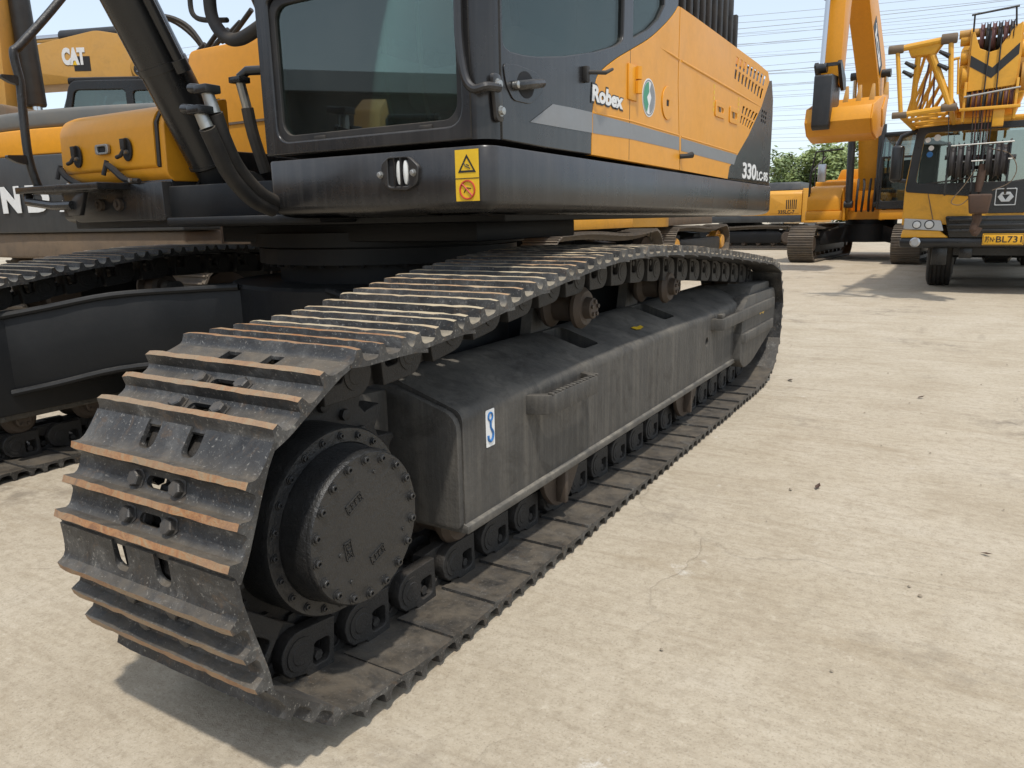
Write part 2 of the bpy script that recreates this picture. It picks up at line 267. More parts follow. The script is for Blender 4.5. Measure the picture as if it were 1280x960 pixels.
class MB:
    def __init__(s): s.v = []; s.f = []; s.m = []
    def add(s, vs, fs, mi=0):
        k = len(s.v); s.v += [tuple(p) for p in vs]; s.f += [tuple(i+k for i in f) for f in fs]; s.m += [mi]*len(fs); return s
    def box(s, a, b, mi=0):
        (x0,y0,z0),(x1,y1,z1) = [min(p,q) for p,q in zip(a,b)],[max(p,q) for p,q in zip(a,b)]
        return s.add([(x0,y0,z0),(x1,y0,z0),(x1,y1,z0),(x0,y1,z0),(x0,y0,z1),(x1,y0,z1),(x1,y1,z1),(x0,y1,z1)],
                     [(3,2,1,0),(4,5,6,7),(0,1,5,4),(1,2,6,5),(2,3,7,6),(3,0,4,7)], mi)
    def hexa(s, p, mi=0):
        return s.add(p, [(3,2,1,0),(4,5,6,7),(0,1,5,4),(1,2,6,5),(2,3,7,6),(3,0,4,7)], mi)
    def prism(s, poly, ax, a, b, mi=0, cap=True):
        """poly of 2D points; ax 'x': (y,z) points extruded a..b in x; 'y': (x,z); 'z': (x,y)"""
        def P(p, t): return {'x': (t, p[0], p[1]), 'y': (p[0], t, p[1]), 'z': (p[0], p[1], t)}[ax]
        n = len(poly); vs = [P(p, a) for p in poly]+[P(p, b) for p in poly]
        fs = [(i, (i+1) % n, n+(i+1) % n, n+i) for i in range(n)]
        if cap: fs += [tuple(range(n-1, -1, -1)), tuple(range(n, 2*n))]
        return s.add(vs, fs, mi)
    def lathe(s, prof, c, ax='x', seg=32, mi=0, ph=0.0):
        """prof [(along, radius)]; revolved about the axis ax through c"""
        vs = []; fs = []
        for a, r in prof:
            for k in range(seg):
                t = ph+2*math.pi*k/seg; p, q = r*math.cos(t), r*math.sin(t)
                vs.append({'x': (c[0]+a, c[1]+p, c[2]+q), 'y': (c[0]+q, c[1]+a, c[2]+p), 'z': (c[0]+p, c[1]+q, c[2]+a)}[ax])
        for i in range(len(prof)-1):
            for k in range(seg):
                fs.append((i*seg+k, i*seg+(k+1) % seg, (i+1)*seg+(k+1) % seg, (i+1)*seg+k))
        if prof[0][1] > 1e-6: fs.append(tuple(range(seg-1, -1, -1)))
        if prof[-1][1] > 1e-6: fs.append(tuple((len(prof)-1)*seg+k for k in range(seg)))
        return s.add(vs, fs, mi)
    def tube(s, pts, r, seg=10, mi=0, cap=True):
        pts = [Vector(p) for p in pts]; rs = r if isinstance(r, (list, tuple)) else [r]*len(pts)
        vs = []; fs = []; up = None
        for i, p in enumerate(pts):
            d = (pts[min(i+1, len(pts)-1)]-pts[max(i-1, 0)]).normalized()
            if up is None:
                up = Vector((0, 0, 1)) if abs(d.z) < 0.9 else Vector((1, 0, 0))
            a = d.cross(up).normalized(); up = a.cross(d).normalized()
            for k in range(seg):
                t = 2*math.pi*k/seg; vs.append(p+(a*math.cos(t)+up*math.sin(t))*rs[i])
        for i in range(len(pts)-1):
            for k in range(seg):
                fs.append((i*seg+k, i*seg+(k+1) % seg, (i+1)*seg+(k+1) % seg, (i+1)*seg+k))
        if cap: fs += [tuple(range(seg-1, -1, -1)), tuple((len(pts)-1)*seg+k for k in range(seg))]
        return s.add(vs, fs, mi)
    def mesh(s, name='m', sharp=35, bevel=0.0, bseg=2, fix=True):
        me = bpy.data.meshes.new(name); me.from_pydata(s.v, [], s.f)
        for p, k in zip(me.polygons, s.m): p.material_index = k
        bm = bmesh.new(); bm.from_mesh(me)
        if fix: bmesh.ops.recalc_face_normals(bm, faces=bm.faces)
        if bevel:
            es = [e for e in bm.edges if len(e.link_faces) == 2 and e.calc_face_angle(0) > R(28)]
            bmesh.ops.bevel(bm, geom=es, offset=bevel, segments=bseg, affect='EDGES', profile=0.5, clamp_overlap=True)
        bm.to_mesh(me); bm.free(); me.update()
        return finish(me, sharp)
    def obj(s, name, mat, parent=None, sharp=35, bevel=0.0, bseg=2, mtx=None):
        return addobj(name, s.mesh(name, sharp, bevel, bseg), mat, parent, mtx)
def smooth_path(pts, n=8):
    """Catmull-Rom through the points"""
    P = [Vector(p) for p in pts]; out = []
    for i in range(len(P)-1):
        a, b, c, d = P[max(i-1, 0)], P[i], P[i+1], P[min(i+2, len(P)-1)]
        for k in range(n):
            t = k/n
            out.append(0.5*((2*b)+(c-a)*t+(2*a-5*b+4*c-d)*t*t+(3*b-a-3*c+d)*t**3))
    out.append(P[-1]); return out
def arc(cx, cy, r, a0, a1, n=8, ry=None):
    return [(cx+r*math.cos(R(a0+(a1-a0)*k/n)), cy+(ry or r)*math.sin(R(a0+(a1-a0)*k/n))) for k in range(n+1)]
def rrect(x0, y0, x1, y1, r, n=5):
    return arc(x1-r, y1-r, r, 0, 90, n)+arc(x0+r, y1-r, r, 90, 180, n)+arc(x0+r, y0+r, r, 180, 270, n)+arc(x1-r, y0+r, r, 270, 360, n)
def rounded(poly, r, n=4):
    """round the corners of a polygon"""
    out = []; m = len(poly)
    for i in range(m):
        p = Vector(poly[i]); a = Vector(poly[i-1])-p; b = Vector(poly[(i+1) % m])-p
        rr = r[i] if isinstance(r, (list, tuple)) else r
        la, lb = a.length, b.length
        t = min(rr, la*0.45, lb*0.45)
        if t < 1e-5: out.append(tuple(p)); continue
        p0 = p+a/la*t; p1 = p+b/lb*t
        for k in range(n+1):
            s = k/n; q = p0*(1-s)**2+p*2*s*(1-s)+p1*s*s; out.append(tuple(q))
    return out
def curve_mesh(splines, ext, bev=0.0):
    cu = bpy.data.curves.new('c', 'CURVE'); cu.dimensions = '2D'; cu.fill_mode = 'BOTH'; cu.extrude = max(ext-bev, 1e-5)
    cu.bevel_depth = bev; cu.bevel_resolution = 2; cu.offset = -bev
    for sp in splines:
        s = cu.splines.new('POLY'); s.points.add(len(sp)-1); s.use_cyclic_u = True
        for i, p in enumerate(sp): s.points[i].co = (p[0], p[1], 0, 1)
    o = bpy.data.objects.new('c', cu); COL.objects.link(o)
    dg = bpy.context.evaluated_depsgraph_get(); me = bpy.data.meshes.new_from_object(o.evaluated_get(dg))
    bpy.data.objects.remove(o); bpy.data.curves.remove(cu)
    return me
AX = {'x': Matrix(((0,0,1,0),(1,0,0,0),(0,1,0,0),(0,0,0,1))),      # (u,v,w) -> (x=w, y=u, z=v)
      'y': Matrix(((1,0,0,0),(0,0,-1,0),(0,1,0,0),(0,0,0,1))),     # u=x, v=z, w=-y
      'z': Matrix(((1,0,0,0),(0,1,0,0),(0,0,1,0),(0,0,0,1)))}
def plate(name, outer, holes, ax, lo, hi, mat, parent, bev=0.002, sharp=35):
    """flat plate with real openings: 2D outline in the plane, thickness lo..hi along the axis"""
    me = curve_mesh([outer]+list(holes), abs(hi-lo)/2, bev)
    c = (lo+hi)/2; M = AX[ax].copy()
    T = Matrix.Translation({'x': (c,0,0), 'y': (0,c,0), 'z': (0,0,c)}[ax])
    me.transform(T @ M); finish(me, sharp); me.materials.clear()
    return addobj(name, me, mat, parent)
_TXT = {}
def text_mesh(txt, bold=0.0, ext=0.004):
    cu = bpy.data.curves.new('t', 'FONT'); cu.body = txt; cu.size = 1.0; cu.extrude = ext; cu.offset = bold; cu.fill_mode = 'BOTH'; cu.resolution_u = 4
    o = bpy.data.objects.new('t', cu); COL.objects.link(o)
    dg = bpy.context.evaluated_depsgraph_get(); me = bpy.data.meshes.new_from_object(o.evaluated_get(dg))
    bpy.data.objects.remove(o); bpy.data.curves.remove(cu); return me
def lettering(name, txt, p0, right, up, wid, hei, mat, parent, bold=0.02, shear=0.0, thick=0.0015):
    """flat printed or cut letters: lower left corner p0, fitted to wid x hei"""
    me = text_mesh(txt, bold, 0.5)
    co = np.array([v.co[:] for v in me.vertices]); lo, hi = co.min(0), co.max(0)
    right, up = Vector(right).normalized(), Vector(up).normalized(); nrm = right.cross(up)
    for v, c in zip(me.vertices, co):
        a = (c[0]-lo[0])/(hi[0]-lo[0]); b = (c[1]-lo[1])/(hi[1]-lo[1])
        v.co = Vector(p0)+right*(a*wid+shear*b*hei)+up*(b*hei)+nrm*((c[2]+0.5)*thick)
    me.materials.clear()
    return addobj(name, me, mat, parent)
def boolean(me, cutters, op='DIFFERENCE'):
    a = bpy.data.objects.new('a', me); COL.objects.link(a); objs = []
    for cm in cutters:
        c = bpy.data.objects.new('b', cm); COL.objects.link(c); objs.append(c)
        md = a.modifiers.new('x', 'BOOLEAN'); md.operation = op; md.object = c; md.solver = 'EXACT'
    dg = bpy.context.evaluated_depsgraph_get(); r = bpy.data.meshes.new_from_object(a.evaluated_get(dg))
    for o in objs+[a]: bpy.data.objects.remove(o)
    return r

# ------------------------------------------------------------------ the setting: the yard
def ground():
    n = 140; vs = []; fs = []
    # finer squares near the machines, one sheet out to the horizon
    xs = sorted(set([-900, -400, -160, -70, -40]+[i*0.6-24 for i in range(n//2)]+[30, 60, 150, 400, 900]))
    ys = sorted(set([-900, -300, -100, -40]+[i*0.7-12 for i in range(n//2)]+[60, 120, 300, 900]))
    rnd = random.Random(3)
    for y in ys:
        for x in xs:
            vs.append((x, y, rnd.uniform(-0.006, 0.0) if abs(x) < 25 and abs(y) < 45 else 0))
    w_ = len(xs)
    for j in range(len(ys)-1):
        for i in range(w_-1): fs.append((j*w_+i, j*w_+i+1, (j+1)*w_+i+1, (j+1)*w_+i))
    me = bpy.data.meshes.new('ground'); me.from_pydata(vs, [], fs); finish(me, 60)
    o = addobj('ground', me, 'concrete'); tag(o, kind='structure'); return o
ground()
def pebbles():
    rnd = random.Random(11); mb = MB()
    for k in range(150):
        u = rnd.random()
        x = rnd.uniform(-1.0, 5.0); y = rnd.uniform(-0.8, 14)*rnd.random()**0.35
        if x < 0.25 and y > -0.9: x = 0.25+abs(x)*1.2
        r = rnd.choice([0.002, 0.003, 0.004, 0.005, 0.007])*rnd.uniform(0.7, 1.3)
        a = rnd.uniform(0, 6.28)
        pts = []
        for sx, sy, sz in ((1,0,0.2),(0.3,0.9,0.25),(-0.8,0.5,0.2),(-0.7,-0.6,0.22),(0.4,-0.9,0.2)):
            q = rnd.uniform(0.7, 1.2); X, Y = sx*math.cos(a)-sy*math.sin(a), sx*math.sin(a)+sy*math.cos(a)
            pts.append((x+X*r*q, y+Y*r*q, r*sz))
        top = [(x+(p[0]-x)*0.5, y+(p[1]-y)*0.5, r*rnd.uniform(0.6, 1.0)) for p in pts]
        mb.add(pts+top, [(i, (i+1) % 5, 5+(i+1) % 5, 5+i) for i in range(5)]+[(5,6,7,8,9)])
    o = mb.obj('grit', 'pebble'); tag(o, 'small loose stones and grit scattered on the concrete', 'grit', kind='stuff')
paint('pebble', (0.34, 0.29, 0.22), 0.9, 0.0, dust=0.3, scale=20, bump=0.1)
pebbles()
# dry leaf scraps and clods lying by the track
for k, (px, py, s) in enumerate([(985, 475, 0.045), (1148, 497, 0.03), (1228, 690, 0.02), (1022, 608, 0.03)]):
    p = at(px, py, 'z', 0.004); mb = MB(); rnd = random.Random(k)
    for j in range(1):
        a = rnd.uniform(0, 6.28); q = p+Vector((rnd.uniform(-s, s), rnd.uniform(-s, s), 0))*0.7
        d = Vector((math.cos(a), math.sin(a), 0)); e = Vector((-d.y, d.x, 0))
        mb.add([q-d*s, q-d*s*0.2+e*s*0.4+Vector((0,0,s*0.15)), q+d*s+Vector((0,0,s*0.35)), q+d*s*0.1-e*s*0.35+Vector((0,0,s*0.2)), q+Vector((0,0,s*0.02))],
               [(0,4,1),(1,4,2),(2,4,3),(3,4,0)])
    o = mb.obj('dry_leaf', 'rust_dark'); tag(o, 'curled brown dry leaf scrap lying on the open concrete beside the excavator track', 'leaf', 'dry leaf scraps on the concrete')

# ------------------------------------------------------------------ the big excavator
XC = -1.64
EX = thing('excavator', 'big orange and black crawler excavator with rusty triple-bar track shoes and round final drive', 'excavator', (XC, 1.97, 0))
TX = -0.30                                   # centre of the near track
SPC = (-0.060, 0.466); IDC = (3.98, 0.46)    # sprocket and idler centres (y, z)
PR = 0.338                                   # pin circle
def chain_path(sag=0.0):
    P = []
    top = [(3.79, 0.796), (3.2, 0.850), (2.66, 0.895), (2.01, 0.938), (1.40, 0.946), (0.95, 0.910), (0.54, 0.856+sag), (0.25, 0.810+sag), (0.02, 0.800)]
    for k in range(0, 37):                   # idler, bottom to top
        a = -90+k*(90+62)/36.0
        P.append((IDC[0]+PR*math.cos(R(a)), IDC[1]+PR*math.sin(R(a))))
    q = smooth_path([(P[-1][0], P[-1][1], 0)]+[(a, b, 0) for a, b in top]+[(SPC[0]+PR*math.cos(R(100)), SPC[1]+PR*math.sin(R(100)), 0)], 14)
    P += [(p.x, p.y) for p in q[1:]]
    for k in range(1, 41):
        a = 100+k*(270-100)/40.0
        P.append((SPC[0]+PR*math.cos(R(a)), SPC[1]+PR*math.sin(R(a))))
    q = smooth_path([(P[-1][0], P[-1][1], 0), (0.14, 0.118, 0), (0.30, 0.115, 0), (0.6, 0.115, 0), (2.2, 0.115, 0), (3.6, 0.115, 0), (P[0][0], 0.120, 0)], 14)
    P += [(p.x, max(p.y, 0.115)) for p in q[1:-1]]
    return P
def pins(path, pitch=0.2159, y0=0.047):
    P = path+[path[0]]
    L = [0.0]
    for a, b in zip(P[:-1], P[1:]): L.append(L[-1]+math.hypot(b[0]-a[0], b[1]-a[1]))
    n = round(L[-1]/pitch); st = L[-1]/n
    def pt(s):
        s %= L[-1]; lo, hi = 0, len(L)-1
        while hi-lo > 1:
            m = (lo+hi)//2
            if L[m] <= s: lo = m
            else: hi = m
        t = (s-L[lo])/max(L[hi]-L[lo], 1e-9); return (P[lo][0]+(P[hi][0]-P[lo][0])*t, P[lo][1]+(P[hi][1]-P[lo][1])*t)
    # phase: a pin on the bottom run at y0+5 pitches
    best = min((abs(pt(s)[0]-(y0+5*pitch))+(0 if pt(s)[1] < 0.2 else 9), s) for s in [L[-1]*k/6000 for k in range(6000)])[1]
    return [pt(best+k*st) for k in range(n)]
PINS = pins(chain_path())
print('track shoes', len(PINS))

PROF = [(-.060,.000),(-.040,.004),(-.022,.008),(-.008,.012),(.006,.017),(.015,.024),(.0185,.034),(.0215,.046),(.0365,.046),(.0400,.030),(.0425,.019),(.049,.0138),(.057,.012),(.079,.012),
        (.087,.0138),(.0935,.019),(.0960,.030),(.0995,.045),(.1145,.045),(.1180,.030),(.1205,.019),(.127,.0138),(.135,.012),(.157,.012),(.165,.0138),(.1715,.019),(.1740,.030),(.1775,.046),
        (.1925,.046),(.197,.034),(.200,.024),(.206,.018),(.213,.014)]
INNER = [(.213,.006),(.175,.001),(.15,0.),(.05,0.),(.02,-.001),(-.01,-.002),(-.03,-.005),(-.060,-.010)]
TIPS = {7, 17, 27}
def shoe_mesh(seed, cut=True, seg=22):
    rnd = random.Random(seed); prof = PROF+INNER; n = len(prof); vs = []; fs = []; mi = []
    W = 0.295
    for j in range(seg+1):
        x = -W+2*W*j/seg
        for i, (s, h) in enumerate(prof):
            jj = 0
            if i < len(PROF) and h > 0.04:                     # worn grouser crests
                h -= abs(rnd.gauss(0, 0.0011)); s += rnd.gauss(0, 0.0006)
            if j in (0, seg) and i < len(PROF) and h > 0.03: h -= 0.003
            vs.append((x, s, h))
    for j in range(seg):
        for i in range(n):
            k = (i+1) % n
            fs.append((j*n+i, j*n+k, (j+1)*n+k, (j+1)*n+i)); mi.append(1 if i in TIPS else 0)
    fs.append(tuple(range(n))); mi.append(0); fs.append(tuple(seg*n+i for i in range(n-1, -1, -1))); mi.append(0)
    me = bpy.data.meshes.new('shoe'); me.from_pydata(vs, [], fs)
    for p, k in zip(me.polygons, mi): p.material_index = k
    bm = bmesh.new(); bm.from_mesh(me); bmesh.ops.recalc_face_normals(bm, faces=bm.faces); bm.to_mesh(me); bm.free()
    me.materials.append(MATS['shoe_steel']); me.materials.append(MATS['rust_edge'])
    if cut:
        cs = []
        def cutter(poly):
            c = MB(); c.prism(poly, 'z', -0.05, 0.1); return c.mesh('cut', None)
        cs.append(cutter(rrect(-0.040, 0.056, 0.040, 0.082, 0.0125)))       # mud holes between the bolts
        cs.append(cutter(rrect(-0.036, 0.134, 0.036, 0.159, 0.012)))
        for x in (-0.072, 0.072):
            cs.append(cutter(rrect(x-0.024, -0.08, x+0.024, 0.004, 0.018)))   # slots in the lip for the link ends
        me = boolean(me, cs)
    return finish(me, 32)
SHOES = [shoe_mesh(k) for k in range(4)]
SHOE_PLAIN = shoe_mesh(9, False, 6)
def dusty(me):  # copy of a shoe mesh with the two paler materials
    m = me.copy(); m.materials[0] = MATS['shoe_pale']; m.materials[1] = MATS['rust_pale']; return m
SHOES_PALE = [dusty(m) for m in SHOES]; PLAIN_PALE = dusty(SHOE_PLAIN)
def link_meshes():
    # side outline of one half: boss round the pin, rail on the inside, foot under the shoe (s, n)
    def half(flip):
        o = [(-.060, .0)]+[(0+.060*math.cos(R(a)), .060*math.sin(R(a))) for a in range(190, 271, 16)]+[(.05, -.060), (.115, -.058), (.118, .074), (.03, .074), (.020, .060), (-.03, .052), (-.052, .03)]
        return [(.2159-s, n) for s, n in o] if flip else o
    win = [rrect(.044, -.012, .100, .050, .014)]
    out = []
    for flip in (False, True):
        wn = [[(.2159-s, n) for s, n in q] for q in win] if flip else win
        me = curve_mesh([half(flip)]+wn, 0.019, 0.003)
        off = 0.0 if flip else -0.036
        # plate lies in (s,n), thickness across; shoe local axes are (x, s, n)
        me.transform(Matrix.Translation((off, 0, 0)) @ AX['x']); out.append(me)
    bm = bmesh.new()
    for me in out: bm.from_mesh(me)
    me = bpy.data.meshes.new('link'); bm.to_mesh(me); bm.free(); me.materials.clear()
    mb = MB(); mb.lathe([(-0.060, 0.0), (-0.060, .026), (-0.056, .031), (-0.02, .031)], (0, 0, 0), 'x', 18)      # pin end seen in the boss
    mb.lathe([(-0.058, .037), (-0.058, .043), (-0.05, .045)], (0, 0, 0), 'x', 18)
    for s in (.067, .2159-.067):
        mb.lathe([(-0.02, .014), (0.012, .014)], (0 if s > .1 else -0.03, s, .030), 'x', 6)                           # shoe nut in its window
    tmp = mb.mesh('t'); bm = bmesh.new(); bm.from_mesh(me); bm.from_mesh(tmp); bm.to_mesh(me); bm.free()
    return finish(me, 35)
LINK = link_meshes()
LINKM = LINK.copy(); LINKM.transform(Matrix.Scale(-1, 4, (1, 0, 0))); LINKM.flip_normals()
def bolt_mesh(r=0.0185, h=0.017):
    mb = MB(); mb.lathe([(0, r*1.35), (0.003, r*1.35), (0.003, r), (h-0.003, r), (h, r*0.86), (h+0.0005, 0.0)], (0, 0, 0), 'z', 6)
    return mb.mesh('bolt', 25)
BOLT = bolt_mesh()
def track(xc, shoes, mirror_links, with_links=True, with_bolts=True):
    tr = bpy.data.objects.new('crawler_track', None); COL.objects.link(tr); tr.parent = EX
    tr.matrix_basis = Matrix.Translation((xc-XC, 0, 0)); WM[tr.name] = WM[EX.name] @ tr.matrix_basis
    pin = MB().lathe([(-0.10, .022), (-.03, .022), (-.03, .033), (.03, .033), (.03, .022), (0.10, .022)], (0, 0, 0), 'x', 14).mesh('pin')
    n = len(PINS); rnd = random.Random(5)
    for k in range(n):
        a, b = PINS[k], PINS[(k+1) % n]; d = Vector((0, b[0]-a[0], b[1]-a[1])).normalized(); nn = Vector((0, d.z, -d.y)); xx = d.cross(nn)
        M = Matrix(((xx.x, d.x, nn.x, xc), (xx.y, d.y, nn.y, a[0]), (xx.z, d.z, nn.z, a[1]), (0, 0, 0, 1)))
        S = M @ Matrix.Translation((rnd.uniform(-.002, .002), 0, 0.069)) @ Matrix.Rotation(rnd.gauss(0, 0.004), 4, 'X')
        addobj('pin', pin, 'chain_steel', tr, Matrix.Translation((xc, a[0], a[1])))
        src = (shoes if a[0] < .12 or nn.z < .8 else ([PLAIN_PALE] if len(shoes) == 1 else SHOES_PALE)); addobj('shoe', src[k % len(src)], 'shoe_steel', tr, S)  # only the top run takes the paler copies
        if with_links:
            addobj('link', LINK, 'chain_steel', tr, M @ Matrix.Translation((-0.050, 0, 0)))
            addobj('link', LINKM, 'chain_steel', tr, M @ Matrix.Translation((0.050, 0, 0)))
        if with_bolts and (a[1] > 0.2):
            for s in (.069, .1465):
                for x in (-.070, .070):
                    addobj('bolt', BOLT, 'bolt_steel', tr, S @ Matrix.Translation((x, s, .0115)) @ Matrix.Rotation(rnd.uniform(0, 1.0), 4, 'Z'))
    return tr
track(TX, SHOES, True)
track(2*XC-TX, [SHOE_PLAIN], True, with_links=True, with_bolts=False)

def circle_pts(cy, cz, r, n, ph=0.0): return [(cy+r*math.cos(ph+2*math.pi*k/n), cz+r*math.sin(ph+2*math.pi*k/n)) for k in range(n)]
def sprocket(xc, sgn):
    out = []; T = 21
    for k in range(T):
        for da, r in ((-0.34, 0.318), (-0.2, 0.345), (-0.07, 0.372), (0.07, 0.372), (0.2, 0.345), (0.34, 0.318)):
            a = 2*math.pi*(k+da)/T; out.append((SPC[0]+r*math.cos(a), SPC[1]+r*math.sin(a)))
    sp = plate('sprocket', out, [circle_pts(*SPC, 0.20, 32)], 'x', xc-0.035, xc+0.035, 'chain_steel', EX, 0.004)
    for k in range(20):
        a = 2*math.pi*k/20; mb = MB(); mb.lathe([(0, .016), (.014, .016), (.016, .012), (.016, 0)], (xc+sgn*0.035, SPC[0]+0.268*math.cos(a), SPC[1]+0.268*math.sin(a)), 'x', 6)
        if sgn < 0: mb.v = [(2*(xc+sgn*0.035)-p[0], p[1], p[2]) for p in mb.v]
        mb.obj('bolt', 'chain_steel', sp)
    return sp
sprocket(TX, 1); sprocket(2*XC-TX, -1)
def final_drive(xc, sgn):
    c = (xc, SPC[0], SPC[1])
    def lat(mb, prof, seg=56): mb.lathe([(sgn*a, r) for a, r in prof], c, 'x', seg)
    mb = MB(); lat(mb, [(-0.18, 0.22), (0.04, 0.234), (0.150, 0.234), (0.160, 0.229), (0.160, 0.196), (0.157, 0.193), (0.200, 0.190), (0.222, 0.190), (0.232, 0.186), (0.232, 0.0)])
    fd = mb.obj('final_drive', 'hub_black', EX, sharp=40)
    mb = MB(); lat(mb, [(0.232, 0.186), (0.2325, 0.1865), (0.240, 0.186), (0.245, 0.182), (0.245, 0.0)])
    cp = mb.obj('cover_plate', 'hub_black', fd, sharp=40)
    def socket(r, x, ang, rad):
        mb = MB(); q = (xc+sgn*x, SPC[0]+rad*math.cos(ang), SPC[1]+rad*math.sin(ang))
        mb.lathe([(0, r*1.45), (sgn*.0025, r*1.45), (sgn*.0025, r), (sgn*r*0.8, r), (sgn*r*0.95, r*0.85), (sgn*r*0.95, r*0.5), (sgn*r*0.35, r*0.5), (sgn*r*0.35, 0)], q, 'x', 14)
        return mb
    for k in range(18):
        socket(0.0095, 0.245, 2*math.pi*(k+0.4)/18, 0.168).obj('bolt', 'hub_black', fd)
    for k in range(22):
        socket(0.0075, 0.160, 2*math.pi*(k+0.2)/22, 0.2125).obj('bolt', 'hub_black', fd)
    # cast marks standing proud of the cover
    for (ang, rad, rot, wd) in ((118, 0.085, 25, 0.056), (205, 0.075, 100, 0.046), (290, 0.085, 20, 0.052)):
        cy, cz = SPC[0]+rad*math.cos(R(ang)), SPC[1]+rad*math.sin(R(ang)); mb = MB()
        ca, sa = math.cos(R(rot)), math.sin(R(rot))
        def bar(u0, v0, u1, v1):
            pts = [(cy+u*ca-v*sa, cz+u*sa+v*ca) for u, v in ((u0, v0), (u1, v0), (u1, v1), (u0, v1))]
            mb.prism(pts, 'x', xc+sgn*0.2445, xc+sgn*0.2475)
        h = 0.012
        bar(-wd/2, -h, wd/2, -h+.0022); bar(-wd/2, h-.0022, wd/2, h); bar(-wd/2, -h, -wd/2+.0022, h); bar(wd/2-.0022, -h, wd/2, h)
        for k in range(4):
            u = -wd/2+wd*(k+0.5)/4; bar(u-.004, -.007, u-.001, .007); bar(u-.004, (-.007, 0, .004, -.002)[k], u+.004, (-.0045, .0025, .0065, .0005)[k])
        mb.obj('cast_mark', 'hub_black', cp)
    for (ang, rad) in ((75, 0.135), (240, 0.13), (338, 0.14), (200, 0.10)):
        MB().lathe([(sgn*.244, .006), (sgn*.248, .005), (sgn*.248, 0)], (xc, SPC[0]+rad*math.cos(R(ang)), SPC[1]+rad*math.sin(R(ang))), 'x', 10).obj('plug', 'hub_black', cp)
final_drive(TX, 1); final_drive(2*XC-TX, -1)

# track frame: box section with sloping top, two mud slots, one inspection hole
def track_frame(sgn):
    def X(x): return x if sgn > 0 else 2*XC-x
    sec = rounded([(-.10, .275), (-.10, .632), (-.36, .716), (-.44, .716), (-.50, .66), (-.50, .275)], [.004, .032, .03, .04, .04, .004], 6)
    mb = MB(); mb.prism([(X(a), b) for a, b in sec], 'y', 0.41, 3.95)
    me = mb.mesh('f', None)
    cs = []
    for y0, y1 in ((1.40, 1.555), (2.36, 2.52)):
        c = MB(); c.prism([(X(a), b) for a, b in rrect(-.385, y0, -.185, y1, .02)], 'z', 0.45, 0.9); cs.append(c.mesh('c', None))
    c = MB(); c.lathe([(-0.2, .028), (0.2, .028)], (X(-.1), 2.83, .478), 'x', 20); cs.append(c.mesh('c', None))
    me = boolean(me, cs); me.materials.clear(); finish(me, 30)
    fr = addobj('track_frame', me, 'frame_black', EX)
    # lower flange lip and end plate
    mb = MB(); mb.prism([(X(a), b) for a, b in ((-.46, .258), (-.088, .258), (-.088, .283), (-.104, .289), (-.46, .289))], 'y', 0.405, 3.5); mb.obj('flange', 'flange_dusty', fr, bevel=.003)
    mb = MB(); mb.prism([(X(a), b) for a, b in rounded([(-.45, .275), (-.103, .275), (-.103, .625), (-.36, .70), (-.45, .70)], [.01, .02, .05, .03, .02])], 'y', 0.385, 0.4095); mb.obj('end_plate', 'frame_black', fr, bevel=.004)
    # motor mounting ring that carries the final drive
    mb = MB(); mb.prism([(y, z) for y, z in rounded([(-.02, .30), (.42, .28), (.42, .68), (.1, .70), (-.02, .62)], .05)], 'x', X(-.47), X(-.36)); mb.obj('motor_mount', 'frame_black', fr, bevel=.006)
    return fr
FR = track_frame(1); FL = track_frame(-1)
# front step: welded U bar with chequered tread on top
def ustep(y0, y1, z0, z1, xo, parent, name='step'):
    mb = MB()
    mb.prism(rounded([(-.102, y0), (xo, y0+.03), (xo, y1-.03), (-.102, y1), (-.102, y1-.03), (xo-.024, y1-.062), (xo-.024, y0+.062), (-.102, y0+.03)], [0, .045, .045, 0, 0, .03, .03, 0], 5), 'z', z0, z1)
    o = mb.obj(name, 'frame_black', parent, bevel=.003)
    for k in range(14):
        y = y0+.05+(y1-y0-.1)*k/13; m2 = MB(); m2.box((xo-.022, y-.007, z1-.001), (xo-.002, y+.007, z1+.007)); m2.obj('tread_tooth', 'frame_black', o, bevel=.002)
    return o
ustep(0.78, 1.23, 0.540, 0.606, -0.018, FR)
# idler guard at the far end, with its two stub bars
def idler_guard(sgn):
    def X(x): return x if sgn > 0 else 2*XC-x
    mb = MB()
    out = rounded([(3.40, .275), (3.50, .210), (3.70, .215), (4.30, .37), (4.34, .45), (4.34, .61), (4.28, .665), (3.55, .665), (3.42, .60)], [.02, .05, .08, .06, .05, .05, .03, .03, .05])
    mb.prism(out, 'x', X(-.135), X(-.052)); g = mb.obj('idler_guard', 'frame_black', EX, bevel=.006)
    mb = MB(); mb.prism(rounded([(3.55, .60), (4.24, .60), (4.24, .715), (3.75, .72)], .03), 'x', X(-.42), X(-.08)); mb.obj('yoke_cover', 'frame_black', g, bevel=.01)
    for z0, z1, y0 in ((.535, .60, 2.90), (.385, .445, 3.40)):
        mb = MB(); mb.prism(rounded([(X(-.102), y0), (X(-.03), y0+.02), (X(-.03), 4.22), (X(-.06), 4.30), (X(-.06), 4.27), (X(-.056), y0+.07), (X(-.102), y0+.05)], [0, .02, .02, 0, 0, .01, 0]), 'z', z0, z1); mb.obj('step_bar', 'frame_black', g, bevel=.004)
    mb = MB(); mb.box((X(-.075), 2.93, .60), (X(-.045), 2.99, .625)); mb.obj('lug', 'frame_black', g, bevel=.004)
    return g
IG = idler_guard(1); idler_guard(-1)
